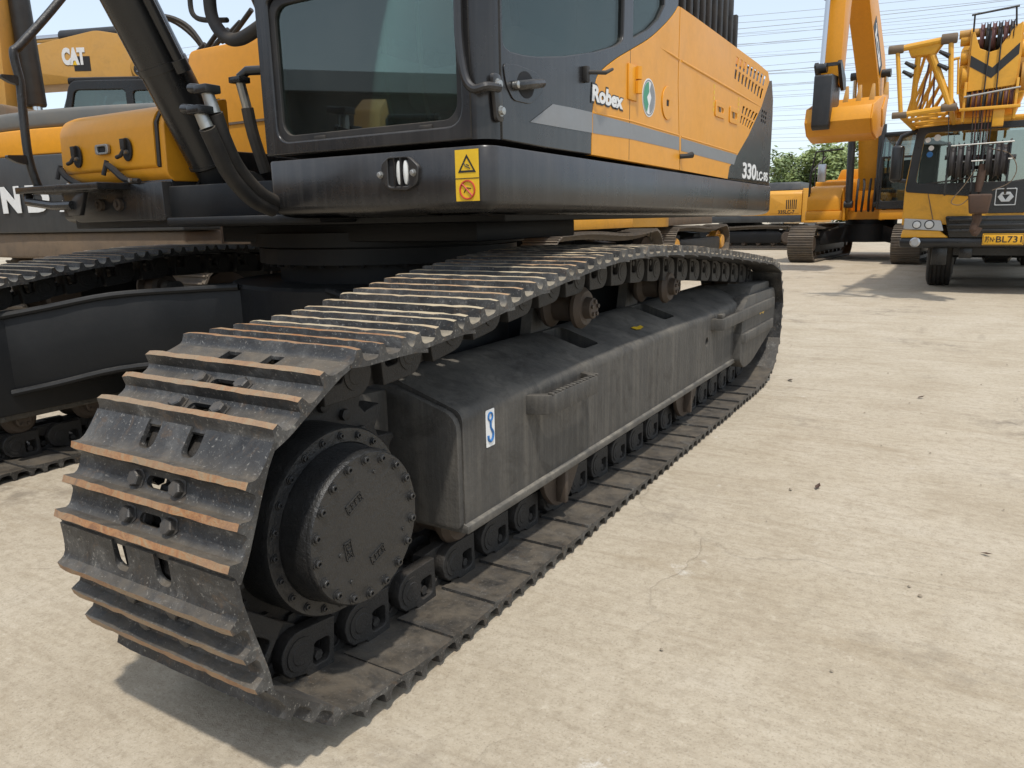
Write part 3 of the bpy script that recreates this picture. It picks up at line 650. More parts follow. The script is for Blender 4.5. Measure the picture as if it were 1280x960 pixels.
# paint splashes left by the works
def splash(parent, pts, ax, lo, hi, mat='decal_yellow', name='paint_mark'): 
    plate(name, pts, [], ax, lo, hi, mat, parent, 0)
splash(IG, [(3.86, .535), (3.90, .55), (3.97, .545), (4.0, .565), (4.05, .55), (4.10, .555), (4.06, .53), (4.0, .525), (3.97, .51), (3.93, .525), (3.88, .515)], 'x', -.0525, -.0505)
mb = MB(); p = [at(790, 413, 'x', -.185), at(800, 411, 'x', -.185), at(814, 417, 'x', -.16), at(802, 420, 'x', -.15), at(793, 416, 'x', -.17)]
mb.add([(-.205, 1.95, .6695+.0016), (-.207, 1.99, .670+.0016), (-.198, 2.01, .667+.0016), (-.20, 2.06, .668+.0016), (-.18, 2.05, .6615+.0016), (-.172, 1.99, .659+.0016), (-.18, 1.96, .6615+.0016)], [(0,1,2,3,4,5,6)]); mb.obj('paint_mark', 'decal_yellow', FR)
# blue hook sticker: white ground, blue hook
ST = plate('hook_sticker', rrect(.533, .492, .582, .610, .004), [], 'x', -.0995, -.0985, 'white_print', FR, 0)
mb = MB()
cy, cz = .5575, .551
def yz(pts): return [(-.0975, cy+a, cz+b) for a, b in pts]
mb.tube(yz([(.012*math.sin(t), .036+.0125*math.cos(t)) for t in np.linspace(0, 6.283, 17)]), .0034, 6)
mb.tube(yz([(0, .024), (0, .004), (.004, -.004)]), .004, 6)
mb.tube(yz([(p.x, p.y) for p in smooth_path([(.004, -.004, 0), (.013, -.018, 0), (.010, -.034, 0), (-.002, -.042, 0), (-.013, -.034, 0), (-.014, -.022, 0)], 5)]), .0046, 6)
o = mb.obj('hook_print', 'blue_print', ST)

# rollers
def roller(name, c, r, half, parent=EX, mat='roller_brown'):
    mb = MB(); prof = [(-half, r*.55), (-half, r*.95), (-half+.02, r*1.18), (-half+.035, r*1.18), (-half+.045, r), (-.05, r), (-.04, r*.8), (.04, r*.8), (.05, r), (half-.045, r), (half-.035, r*1.18), (half-.02, r*1.18), (half, r*.95), (half, r*.55)]
    mb.lathe(prof, c, 'x', 30); o = mb.obj(name, mat, parent)
    for s in (-1, 1):
        mb = MB(); mb.lathe([(s*half, r*.62), (s*(half+.03), r*.58), (s*(half+.034), r*.50), (s*(half+.034), 0)], c, 'x', 20)
        cap = mb.obj('end_cap', mat, o)
        for k in range(5):
            a = 2*math.pi*k/5+.3
            MB().lathe([(0, .009), (s*.012, .009), (s*.012, 0)], (c[0]+s*(half+.030), c[1]+r*.38*math.cos(a), c[2]+r*.38*math.sin(a)), 'x', 6).obj('bolt', mat, o)
    return o
for s in (1, -1):
    xc = TX if s > 0 else 2*XC-TX
    for y in (1.43, 2.44):
        r = roller('carrier_roller', (xc+s*.02, y, .822), .072, .095)
        mb = MB(); mb.prism(rounded([(y-.1, .66), (y+.1, .66), (y+.05, .86), (y-.05, .86)], .03), 'x', xc-s*.15, xc-s*.10); mb.obj('bracket', 'frame_black', r)
    for k in range(9):
        y = .52+k*.352; roller('track_roller', (xc, y, .246), .070, .105)
    for (y0, y1) in ((.98, 1.30), (2.46, 2.84)):
        mb = MB(); m = (y0+y1)/2
        prof = rounded([(y0-.02, .275), (y0+.02, .165), (y0+.10, .095), (y1-.12, .095), (y1-.03, .20), (y1+.02, .275)], [0, .04, .05, .05, .04, 0])
        for xs in (.132, -.154):
            mb = MB(); mb.prism(prof, 'x', xc+xs, xc+xs+.022); cg = mb.obj('chain_guide', 'roller_brown', EX, bevel=.003)
            q = .0225 if xs > 0 else -.0405
            mb = MB(); mb.box((xc+xs+q, m-.06, .12), (xc+xs+q+.04, m-.035, .26)); mb.obj('rib', 'roller_brown', cg, bevel=.003)
    mb = MB(); mb.lathe([(-.10, .10), (-.10, .24), (-.085, .29), (-.05, .295), (-.045, .325), (.045, .325), (.05, .295), (.085, .29), (.10, .24), (.10, .10)], (xc, *IDC), 'x', 44); mb.obj('idler', 'roller_brown', EX)

# car body: X-shaped legs from the turntable to both track frames
def leg(sx, sy):
    """sx -1 right frame +1 near frame, sy -1 towards the sprocket end"""
    xo = XC+sx*1.10; yc = 1.97
    top = [(XC+sx*.35, yc+sy*.62), (XC+sx*.62, yc+sy*.95), (xo, yc+sy*1.52), (xo, yc+sy*.70), (XC+sx*.62, yc+sy*.25)]
    mb = MB(); rows = [(0.0, .885, .50), (.3, .875, .50), (.62, .86, .48), (.85, .815, .43), (1.0, .785, .40)]
    a0, a1 = Vector((XC+sx*.30, yc+sy*.80)), Vector((xo, yc+sy*1.52)); b0, b1 = Vector((XC+sx*.30, yc+sy*.30)), Vector((xo, yc+sy*.72))
    vs = []; n = len(rows)
    for t, zt, zb in rows:
        bow = -0.10*math.sin(t*math.pi); p = a0.lerp(a1, t)+Vector((0, sy*bow)); q = b0.lerp(b1, t)
        vs += [(p.x, p.y, zb), (p.x, p.y, zt), (q.x, q.y, zt), (q.x, q.y, zb)]
    fs = []
    for i in range(n-1):
        for k in range(4): fs.append((i*4+k, i*4+(k+1) % 4, (i+1)*4+(k+1) % 4, (i+1)*4+k))
    fs += [(0,1,2,3), tuple((n-1)*4+k for k in (3,2,1,0))]
    mb.add(vs, fs); o = mb.obj('car_body_leg', 'chassis_black', EX, bevel=.006, sharp=40)
    # flange lips along the top and bottom edge
    for zi, nm in ((1, 'top_flange'), (0, 'bottom_flange')):
        mb = MB(); pts = []
        for t, zt, zb in rows:
            bow = -0.10*math.sin(t*math.pi); p = a0.lerp(a1, t)+Vector((0, sy*(bow+.012))); pts.append((p.x, p.y, zt-.008 if zi else zb+.008))
        mb.tube(smooth_path(pts, 4), .016, 8); mb.obj(nm, 'chassis_black', o)
    mb = MB(); mb.box((xo-sx*.0, yc+sy*.62, .30), (xo+sx*.035, yc+sy*1.60, .80)); mb.obj('end_flange', 'chassis_black', o, bevel=.01)
    return o
for sx in (-1, 1):
    for sy in (-1, 1): leg(sx, sy)
mb = MB(); mb.lathe([(.50, .80), (.50, .86), (.87, .86), (.885, .84), (.885, .0)], (XC, 1.97, 0), 'z', 40); mb.obj('car_body_hub', 'chassis_black', EX)
mb = MB(); mb.lathe([(.88, .60), (.98, .60), (.98, .70), (1.055, .70), (1.055, .66), (1.065, .66), (1.065, .74), (1.13, .74), (1.13, .5)], (XC, 1.97, 0), 'z', 64); sb = mb.obj('swing_bearing', 'chassis_black', EX)
for k in range(40):
    a = 2*math.pi*k/40; MB().lathe([(.965, .018), (.985, .018), (.985, 0)], (XC+.655*math.cos(a), 1.97+.655*math.sin(a), .0), 'z', 6).obj('bolt', 'chassis_black', sb)

# ------------------------------------------------------------------ upper structure of the big excavator
XS = -0.150; YF = 0.673
def z3(zx, zy, x=XS):
    p = at(600+zx/3.3105, zy/3.3103, 'x', x); return (p.y, p.z)
def z2(zx, zy, y=YF):
    p = at(300+zx/3.691, zy/3.692, 'y', y); return (p.x, p.z)
def loft(plan, prof, closed=False):
    """plan: [(x,y)] walked with the outside on the right; prof: [(inset, z)]"""
    n = len(plan); vs = []; fs = []; P = [Vector(p) for p in plan]
    for i in range(n):
        a = P[i-1] if (i or closed) else P[i]; b = P[(i+1) % n] if (i < n-1 or closed) else P[i]
        d = (b-a).normalized(); inn = Vector((-d.y, d.x))
        for ins, z in prof:
            q = P[i]+inn*ins; vs.append((q.x, q.y, z-0.007*(q.y-YF)))
    m = len(prof)
    for i in range(n if closed else n-1):
        j = (i+1) % n
        for k in range(m-1): fs.append((i*m+k, j*m+k, j*m+k+1, i*m+k+1))
    return vs, fs
# plan of the deck edge: round the front left, along the side, round the tail
def tail(x):
    return 1.97+math.sqrt(max(3.02**2-(x-XC)**2, 0))
plan = [(-1.117, 1.70), (-1.117, 0.70)]+arc(-1.09, .70, .027, 180, 270, 3)+arc(XS-.055, YF+.055, .055, 270, 360, 6)+[(XS, 1.5), (XS, 3.0)]
plan += arc(XS-.16, 4.42, .16, 0, 62, 5)+[(x, min(tail(x), 5.0)) for x in np.linspace(-.42, XC, 8)]+[(2*XC-x, min(tail(x), 5.0)) for x in np.linspace(XC, -.42, 8)][1:]
plan += [(2*XC-x, y) for x, y in reversed(arc(XS-.16, 4.42, .16, 0, 62, 5))]+[(2*XC-XS, 3.0), (2*XC-XS, 1.5), (2*XC-XS, 1.02), (-2.17, 1.02), (-2.17, 1.7)]
skp = [(.30, 1.400), (.004, 1.400), (.0, 1.395), (.0, 1.238), (.004, 1.226), (.016, 1.214), (.045, 1.203), (.10, 1.197), (.30, 1.195)]
vs, fs = loft(plan, skp)
SK = MB().add(vs, fs).obj('deck_skirt', 'cab_black', EX, sharp=40)
mb = MB(); mb.box((-3.0, 1.0, 1.17), (-.30, 4.3, 1.36)); mb.box((-2.2, 1.3, 1.09), (-.62, 2.2, 1.17)); mb.box((-1.93, .80, 1.178), (-1.0, 1.6, 1.212))
mb.prism([(-2.0, 1.2), (-1.28, 1.2), (-1.28, 1.9), (-1.5, 2.0), (-1.8, 2.0), (-2.0, 1.9)], 'y', 1.75, 2.6)
mb.obj('main_frame', 'chassis_black', EX, bevel=.008)
mb = MB(); mb.box((-3.05, 2.05, 1.36), (-.185, 4.30, 2.055)); mb.box((-3.0, 2.5, 2.0), (-.215, 4.29, 2.115)); mb.obj('engine_bay', 'inside_dark', EX)
# work lamp in the skirt, two bolts
def zc(px, py): p = at(px, py, 'y', YF); return (p.x, p.z)
lx, lz = zc(501, 216)
LP = plate('lamp_housing', rounded([zc(479, 205), zc(488, 196), zc(514, 196), zc(526, 208), zc(524, 230), zc(512, 238), zc(489, 237), zc(479, 228)], .012), [rrect(lx-.045, lz-.043, lx+.040, lz+.045, .008)], 'y', YF-.012, YF+.01, 'cab_black', SK, .003)
mb = MB(); mb.box((lx-.047, YF-.003, lz-.045), (lx+.042, YF+.006, lz+.047)); mb.obj('lamp_well', 'inside_dark', LP)
for a, b in ((-.012, .010), (.016, .037)):
    mb = MB(); mb.lathe([(0, .001), (0, .036), (.006, .034), (.010, .02), (.011, 0)], (0, 0, 0), 'y', 14); me = mb.mesh('l')
    for v in me.vertices: v.co = (lx+(a+b)/2+v.co.x/.036*(b-a)/2, YF-.003-v.co.y, lz+v.co.z*1.1)
    addobj('lens', me, 'lamp_white', LP)
for a in (-.014, .012): mb = MB(); mb.box((lx+a-.002, YF-.017, lz-.045), (lx+a+.002, YF-.006, lz+.047)); mb.obj('guard_bar', 'cab_black', LP)
for px, py in ((479, 219), (520, 216)):
    x, z = zc(px, py); MB().lathe([(0, .012), (-.004, .012), (-.004, .009), (-.011, .009), (-.013, .006), (-.013, 0)], (x, YF-.012, z), 'y', 8).obj('bolt', 'zinc', LP)
# warning label wrapped down the rolled lower edge
x0 = zc(573, 200)[0]-.012; x1 = x0+.088
def wl(name, xa, xb, za, zb, mat, off, n=8):
    vs = []; fs = []
    for k in range(n+1):
        z = za+(zb-za)*k/n; ins = 0.0
        for (i0, z0), (i1, z1) in zip(skp[2:], skp[3:]):
            if z1 <= z <= z0 and z0 > z1: ins = i0+(i1-i0)*(z0-z)/(z0-z1)
        vs += [(xa, YF+ins-off, z), (xb, YF+ins-off, z)]
    for k in range(n): fs.append((2*k, 2*k+1, 2*k+3, 2*k+2))
    return MB().add(vs, fs).obj(name, mat, SK if name == 'warning_label' else WL, sharp=60)
WL = None; WL = wl('warning_label', x0, x1, 1.236, 1.390, 'decal_yellow', .0015)
xm = (x0+x1)/2; hw = (x1-x0)/2
plate('label_triangle', [(xm-hw*.75, 1.322), (xm+hw*.75, 1.322), (xm, 1.376)], [[(xm-hw*.55, 1.328), (xm+hw*.55, 1.328), (xm, 1.366)]], 'y', YF-.003, YF-.002, 'black_print', WL, 0)
mb = MB(); Y = YF-.0025
mb.tube([(xm-.012, Y, 1.352), (xm-.004, Y, 1.340), (xm+.012, Y, 1.334)], .0016, 5); mb.tube([(xm-.002, Y, 1.346), (xm+.008, Y, 1.342)], .0016, 5); mb.obj('label_figure', 'black_print', WL)
wl('label_line', x0, x1, 1.303, 1.3055, 'black_print', .0025, 2)
mb = MB(); cz = 1.270
mb.tube([(xm+hw*.62*math.cos(a), Y-.001, cz+hw*.62*math.sin(a)) for a in np.linspace(0, 2*math.pi, 25)], .0026, 5, cap=False); mb.tube([(xm-hw*.43, Y-.001, cz+hw*.43), (xm+hw*.43, Y-.001, cz-hw*.43)], .0024, 5); mb.obj('label_ban_ring', 'red_print', WL)
mb = MB(); mb.tube([(xm-hw*.3, Y+.0004, cz-.008), (xm-.002, Y+.0004, cz+.006), (xm+hw*.3, Y+.0004, cz+.004)], .0016, 5); mb.obj('label_figure', 'black_print', WL)

# --- cab
CT = 3.06
wx0, wz0 = z2(172, 628); wx1 = z2(1022, 560)[0]
wl0 = rounded([(wx0, 1.462), (wx1, 1.462), (wx1, 1.935), (wx0, 1.935)], [.06, .06, .02, .02], 6)
wl1 = rounded([(wx0, 1.985), (wx1, 1.985), (wx1, 2.92), (wx0, 2.92)], .06, 6)
CB = plate('cab', [(-1.117, 1.418), (XS-.062, 1.418), (XS-.062, CT), (-1.117, CT)], [wl0, wl1], 'y', YF, YF+.035, 'cab_black', EX, .006)
# seal and glass
ws = lambda d: rrect(wx0+d, 1.462+d, wx1-d, 1.935-d, .05)
plate('window_seal', ws(-.004), [ws(.022)], 'y', YF+.010, YF+.045, 'rubber', CB, .003)
plate('windscreen', ws(.006), [], 'y', YF+.022, YF+.027, 'cab_glass', CB, 0)
plate('windscreen', rrect(wx0+.006, 1.991, wx1-.006, 2.914, .05), [], 'y', YF+.022, YF+.027, 'cab_glass', CB, 0)
for px in (398, 530):
    x, z = zc(px, 172 if px < 450 else 155); mb = MB(); mb.box((x-.026, YF+.004, 1.458), (x+.026, YF+.03, 1.474)); mb.obj('glass_clip', 'rubber', CB, bevel=.003)
# rounded corner post, other posts, roof, floor, back wall
mb = MB(); mb.prism(arc(XS-.062, YF+.062, .062, 270, 360, 8)+[(XS-.02, YF+.080), (XS-.085, YF+.04)], 'z', 1.418, CT); mb.obj('corner_post', 'cab_black', CB)
mb = MB(); mb.box((XS-.05, YF+.0635, 1.42), (XS, .742, CT)); mb.obj('door_post', 'cab_black', CB, bevel=.004)
mb = MB(); mb.box((-1.117, YF+.036, 1.418), (-1.085, .80, CT)); mb.box((-1.117, 2.20, 1.418), (-1.06, 2.30, CT)); mb.box((-1.117, .80, 1.418), (-1.10, 2.20, 1.95)); mb.box((-1.117, .80, 2.90), (-1.10, 2.20, CT)); mb.obj('right_wall', 'cab_black', CB)
plate('right_window', [(.80, 1.95), (2.2, 1.95), (2.2, 2.90), (.80, 2.90)], [], 'x', -1.112, -1.107, 'door_glass', CB, 0)
mb = MB(); mb.box((-1.12, YF-.005, CT), (-.15, 2.33, CT+.07)); mb.obj('roof', 'cab_black', CB, bevel=.03, bseg=3)
mb = MB(); mb.box((-1.10, YF+.036, 1.42), (-.175, 2.28, 1.445)); mb.obj('floor', 'inside_dark', CB)
mb = MB(); mb.box((-1.05, 2.25, 1.45), (-.2, 2.29, 2.05)); mb.obj('back_wall', 'inside_dark', CB)
plate('rear_window', [(-1.05, 2.05), (-.2, 2.05), (-.2, 2.95), (-1.05, 2.95)], [], 'y', 2.26, 2.265, 'door_glass', CB, 0)
# seat and levers
ST_ = MB(); ST_.box((-.93, 1.25, 1.62), (-.42, 1.78, 1.78)); ST = ST_.obj('seat', 'seat_cloth', CB, bevel=.05, bseg=3)
mb = MB(); mb.hexa([(-.90,1.72,1.75),(-.45,1.72,1.75),(-.45,1.88,1.75),(-.90,1.88,1.75),(-.88,1.86,2.42),(-.47,1.86,2.42),(-.47,1.98,2.42),(-.88,1.98,2.42)]); mb.obj('backrest', 'seat_cloth', ST, bevel=.05, bseg=3)
mb = MB(); mb.box((-.78, 1.90, 2.40), (-.57, 1.99, 2.62)); mb.obj('headrest', 'seat_cloth', ST, bevel=.04, bseg=3)
mb = MB(); mb.box((-.85, 1.35, 1.44), (-.5, 1.75, 1.64)); mb.obj('pedestal', 'inside_dark', ST)
for xa, xb in ((-1.06, -.96), (-.39, -.29)):
    mb = MB(); mb.box((xa, 1.10, 1.46), (xb, 1.85, 1.84)); c = mb.obj('console', 'seat_cloth', CB, bevel=.03)
    mb = MB(); m = (xa+xb)/2; mb.tube([(m, 1.17, 1.83), (m, 1.14, 1.94), (m, 1.12, 2.02)], [.014, .014, .026]); mb.obj('joystick', 'rubber', c)
for x in (-.76, -.60):
    mb = MB(); mb.tube([(x, 1.02, 1.44), (x, .95, 1.62), (x, .93, 1.95)], .009); mb.box((x-.03, .92, 1.5), (x+.03, 1.0, 1.515)); mb.obj('travel_lever', 'zinc', CB)
mb = MB(); mb.box((-.33, .80, 1.75), (-.27, .85, 2.15)); mb.hexa([(-.40,.80,1.98),(-.22,.80,1.98),(-.22,.84,1.98),(-.40,.84,1.98),(-.40,.83,2.18),(-.22,.83,2.18),(-.22,.87,2.18),(-.40,.87,2.18)]); mb.obj('monitor', 'inside_dark', CB, bevel=.01)
# door with its two windows; its rear edge follows the sweep of the orange panel
bnd = [z3(*p) for p in ((461, 640), (463, 548), (466, 465), (478, 345), (500, 297), (560, 246), (625, 206), (700, 160), (760, 106), (800, 60), (820, 26))]
bnd = bnd[:3]+[(p.x, p.y) for p in smooth_path([(a_, b_, 0) for a_, b_ in bnd[2:]], 5)][1:]
ry = bnd[-1][0]
dwin = [z3(*p) for p in ((95, 188), (128, 213), (180, 227), (240, 234), (350, 232), (480, 213), (560, 190), (594, 168))]
d0, d1 = dwin[0][0], dwin[-1][0]+.005
W1 = dwin+[(d1, 2.0), (d1, 2.88), (d0, 2.88)]
qw = [z3(*p) for p in ((634, 158), (700, 118), (740, 76), (765, 20))]
W2 = qw+[(qw[-1][0]+.02, 2.3), (qw[-1][0]+.02, 2.88), (qw[0][0], 2.88)]
DR = plate('cab_door', [(.7455, 1.418), (1.0, 1.4135)]+bnd+[(ry+.03, 2.4), (ry+.03, CT), (.7455, CT)], [rounded(W1, [.04]+[.0]*6+[.03, .0, .05, .05], 4), rounded(W2, [.01, 0, 0, 0, 0, .04, .04], 4)], 'x', XS-.028, XS, 'cab_black', EX, .004)
plate('window_pane', W1, [], 'x', XS-.020, XS-.014, 'door_glass', DR, 0); plate('window_pane', W2, [], 'x', XS-.020, XS-.014, 'door_glass', DR, 0)
hp = rounded([z3(*p) for p in ((92, 262), (150, 268), (230, 300), (263, 352), (250, 390), (205, 432), (135, 416), (104, 350))], .02)
hp.reverse()
H1 = plate('handle_surround', hp, [], 'x', XS, XS+.004, 'cab_black', DR, .0015)
hy, hz = z3(185, 352)
mb = MB(); mb.lathe([(.004, .001), (.0045, .045), (.0055, .045), (.0055, 0)], (XS, 0, 0), 'x', 24); me = mb.mesh('r')
for v in me.vertices: v.co = (v.co.x, hy+v.co.y*1.15, hz+v.co.z*0.9)
addobj('handle_recess', me, 'inside_dark', H1)
a, b = z3(130, 352), z3(248, 350)
mb = MB(); mb.tube([(XS+.008, a[0], a[1]), (XS+.018, a[0]+.02, a[1]), (XS+.022, (a[0]+b[0])/2, (a[1]+b[1])/2), (XS+.016, b[0]-.015, b[1]), (XS+.006, b[0], b[1])], [.012, .015, .016, .014, .01], 10); mb.obj('door_handle', 'cab_black', H1)
MB().lathe([(.006, .011), (.024, .011), (.026, .008), (.026, 0)], (XS, a[0]+.004, a[1]), 'x', 14).obj('door_lock', 'zinc', H1)
y, z = z3(432, 300); y2, z2_ = z3(503, 292)
mb = MB(); mb.box((XS, y-.015, z-.035), (XS+.018, y+.010, z+.02)); mb.tube([(XS+.012, y, z), (XS+.05, (y+y2)/2, z+.005), (XS+.045, y2, z2_)], [.008, .008, .006]); mb.obj('window_catch', 'rubber', DR, bevel=.002)
# grab rail round the front corner
g = [at(571, -60, 'y', .655), at(572, 0, 'y', .655), at(574, 54, 'y', .65), at(581, 96, 'y', .648), at(592, 111, 'y', .648), at(608, 108, 'y', .66)]
g.append(Vector((XS+.018, .705, g[-1].z)))
GR = MB().tube(smooth_path(g, 5), .0135, 10).obj('grab_rail', 'cab_black', CB)
u, v_ = at(617, 105.7, 'x', XS), at(621, 139.5, 'x', XS)
mb = MB(); mb.prism(rounded([(u.y-.025, u.z+.03), (u.y+.02, u.z+.03), (v_.y+.02, v_.z-.03), (v_.y-.02, v_.z-.03)], .015), 'x', XS+.001, XS+.014); mb.obj('rail_bracket', 'cab_black', GR, bevel=.002)
for p in (u, v_): MB().lathe([(.014, .016), (.017, .016), (.017, .012), (.026, .011), (.027, 0)], (XS, p.y, p.z), 'x', 10).obj('bolt', 'zinc', GR)

# --- orange side panels with real louvres
def bev_(p): return p
tp = [(832, 30), (900, 78), (985, 140), (1070, 203), (1150, 262), (1192, 298)]
tp = [z3(*p) for p in tp]
dg_ = [z3(*p) for p in ((1198, 335), (1165, 440), (1110, 562), (1065, 640), (1032, 690), (1024, 740))]
seam_b, seam_t = z3(826, 704), z3(828, 28)
SA = plate('side_panel', [(a_+.001, b_) for a_, b_ in bnd]+[(seam_t[0]-.004, seam_t[1]), (seam_t[0]-.004, 1.80), (seam_b[0]-.004, seam_b[1])], [], 'x', XS-.028, XS+.0008, 'orange_paint', EX, .0015)
def slots(p00, p10, p11, p01, nu, nv, gu=.30, gv=.16, skew=.0):
    """grid of slanted louvre openings in the quad (zoomed photo corners)"""
    q = [Vector(z3(*p)) for p in (p00, p10, p11, p01)]; out = []
    def B(u, v): return (q[0]*(1-u)+q[1]*u)*(1-v)+(q[3]*(1-u)+q[2]*u)*v
    for j in range(nv):
        for i in range(nu):
            u0, u1 = (i+gu/2)/nu, (i+1-gu/2)/nu; v0, v1 = (j+gv/2)/nv, (j+1-gv/2)/nv
            out.append(rounded([tuple(B(u0, v0)), tuple(B(u1, v0)), tuple(B(u1, v1)), tuple(B(u0, v1))], .006, 3))
    return out
hs = slots((1058, 225), (1188, 312), (1164, 418), (1048, 328), 9, 2, .42, .22)+slots((1086, 432), (1153, 468), (1118, 540), (1072, 512), 5, 2, .45, .2)
crease = [z3(*p) for p in ((834, 252), (960, 325), (1060, 383), (1162, 442))]
SBp = [(seam_b[0]+.004, seam_b[1]), (seam_t[0]+.004, 1.80), (seam_t[0]+.004, seam_t[1])]+tp+dg_
SBP = plate('engine_cover', SBp, hs, 'x', XS-.0035, XS+.0008, 'orange_paint', EX, .0005)
# pressed edge running along both covers
mb = MB(); cr = [z3(*p) for p in ((745, 196), (790, 224), (824, 247))]
mb.tube([(XS-.002, a, b) for a, b in cr], [.003, .007, .007], 8); mb.obj('pressed_edge', 'orange_paint', SA)
mb = MB(); mb.tube([(XS-.002, a, b) for a, b in crease], [.007, .008, .008, .004], 8); mb.obj('pressed_edge', 'orange_paint', SBP)
mb = MB(); cr = [z3(*p) for p in ((470, 466), (622, 500), (823, 560))]
mb.tube([(XS-.001, a, b) for a, b in cr], .0045, 8); mb.obj('pressed_edge', 'orange_paint', SA)
mb = MB(); cr = [z3(*p) for p in ((832, 565), (950, 600), (1060, 634))]
mb.tube([(XS-.001, a, b) for a, b in cr], .0045, 8); mb.obj('pressed_edge', 'orange_paint', SBP)
# thin vertical joint near the cab
a, b = z3(622, 205), z3(618, 662); mb = MB(); mb.box((XS+.0005, a[0]-.002, b[1]), (XS+.0014, a[0]+.002, a[1])); mb.obj('panel_joint', 'dusty_brown', SA)
# hinge, lock cover, emblem, latches
a, b = z3(614, 262), z3(640, 420)
mb = MB(); mb.box((XS+.001, a[0]-.01, b[1]), (XS+.008, b[0]+.012, a[1])); HG = mb.obj('hinge', 'orange_paint', SA, bevel=.002)
for k in (0.22, 0.62):
    z = b[1]+(a[1]-b[1])*k; mb = MB(); mb.lathe([(0, .016), (.05, .016)], (XS+.014, b[0]+.004, z), 'z', 10); mb.obj('hinge_knuckle', 'orange_paint', HG)
y, z = z3(773, 427); yr = (z3(795, 427)[0]-z3(751, 427)[0])/2; zr = (z3(773, 357)[1]-z3(773, 498)[1])/2
LC = plate('lock_cover', [(y+yr*math.cos(t), z+zr*math.sin(t)) for t in np.linspace(0, 2*math.pi, 28)[:-1]], [rrect(y-.018, z-.014, y+.018, z+.014, .004)], 'x', XS+.001, XS+.006, 'orange_paint', SA, .002)
mb = MB(); mb.box((XS+.0005, y-.016, z-.012), (XS+.004, y+.016, z+.012)); mb.obj('lock', 'inside_dark', LC)
y, z = z3(697, 405); yr = (z3(728, 405)[0]-z3(666, 405)[0])/2; zr = (z3(697, 336)[1]-z3(697, 474)[1])/2
r_ = (yr+zr)/2
EM = MB().lathe([(.0012, r_), (.0024, r_), (.0024, 0)], (XS, y, z), 'x', 36).obj('round_sticker', 'white_print', SA)
def ring(r0, r1, a0, a1, n=20): return arc(y, z, r1, a0, a1, n)+list(reversed(arc(y, z, r0, a0, a1, n)))
plate('sticker_rim', arc(y, z, r_*.93, 0, 360, 36)[:-1], [arc(y, z, r_*.86, 0, 360, 36)[:-1]], 'x', XS+.0025, XS+.0031, 'stripe_grey', EM, 0)
plate('sticker_print', arc(y, z, r_*.82, 95, 250, 16)+[(y-r_*.05, z-r_*.35), (y-r_*.30, z), (y+r_*.02, z+r_*.3)], [], 'x', XS+.0025, XS+.0031, 'green_print', EM, 0)
plate('sticker_print', arc(y, z, r_*.82, -80, 70, 16)+[(y+r_*.1, z+r_*.42), (y+r_*.38, z+r_*.05), (y+r_*.1, z-r_*.4)], [], 'x', XS+.0025, XS+.0031, 'stripe_grey', EM, 0)
for (a0, b0, a1, b1) in ((972, 408, 1008, 500), (1032, 432, 1062, 524)):
    ya, za = z3(a0, (b0+b1)/2-40); yb, zb = z3(a1, (b0+b1)/2+40); 
    o = plate('latch', rrect(ya, zb, yb, za, .012), [rrect(ya+.028, zb+.028, yb-.028, za-.028, .008)], 'x', XS+.001, XS+.007, 'orange_paint', SBP, .002)
    mb = MB(); mb.box((XS+.001, (ya+yb)/2-.012, (za+zb)/2-.02), (XS+.006, (ya+yb)/2+.016, (za+zb)/2+.02)); mb.obj('latch_paddle', 'dusty_brown', o, bevel=.002)
    y0_ = ya-.03 if a0 < 1000 else yb+.01
    mb = MB(); [mb.box((XS+.001, y0_, zb+.02+k*.03), (XS+.002, y0_+.018, zb+.04+k*.03)) for k in range(5)]; mb.obj('latch_label', 'decal_yellow', o)
y, z = z3(832, 645); mb = MB(); mb.tube([(XS, y-.02, z-.004), (XS+.03, y, z-.002), (XS+.045, y+.03, z+.004)], [.012, .012, .016]); mb.obj('rubber_catch', 'rubber', SBP)
# grey stripe on the door and covers
def strip(name, top, bot, y0, y1, parent):
    T = [z3(*p) for p in top]; B_ = [z3(*p) for p in bot]
    plate(name, T+list(reversed(B_)), [], 'x', XS+.0012, XS+.0019, 'stripe_grey', parent, 0)
strip('stripe', ((300, 431), (380, 446), (463, 465)), ((205, 505), (335, 528), (463, 550)), 0, 0, DR)
strip('stripe', ((466, 469), (620, 510), (823, 568)), ((466, 551), (620, 575), (823, 622)), 0, 0, SA)
strip('stripe', ((831, 572), (950, 608), (1062, 641)), ((831, 624), (950, 656), (1050, 682)), 0, 0, SBP)
# black tail panel and counterweight
plan2 = [(XS, dg_[3][0]-.25), (XS, 4.2)]+arc(XS-.16, 4.42, .16, 0, 62, 6)+[(x, min(tail(x), 5.0)) for x in np.linspace(-.42, XC, 10)]
plan2 += [(2*XC-x, y) for x, y in reversed(plan2[:-1])]
vs, fs = loft(plan2, [(.03, 1.404), (.004, 1.404), (.0, 1.41), (.0, 1.9), (.006, 2.02), (.022, 2.09), (.06, 2.13), (.4, 2.15), (.8, 2.15)])
vs = [(a-.012 if a > XC else a+.012, b, c) for a, b, c in vs]
CW = MB().add(vs, fs).obj('counterweight', 'cab_black', EX, sharp=40)
vh = slots((1166, 448), (1188, 462), (1182, 520), (1160, 506), 3, 3, .4, .3)
for h in vh:
    mb = MB(); mb.prism(h, 'x', XS-.013, XS-.0105); mb.obj('vent_hole', 'inside_dark', CW)
TAIL = plate('tail_panel', [(dg_[k][0]+.004, dg_[k][1]) for k in (0, 1, 2, 3, 4, 5)][::-1]+[(4.30, dg_[0][1]+.01), (4.37, 1.95), (4.37, 1.40), (dg_[5][0]+.004, 1.395)], vh, 'x', XS-.011, XS+.0002, 'cab_black', EX, .001)
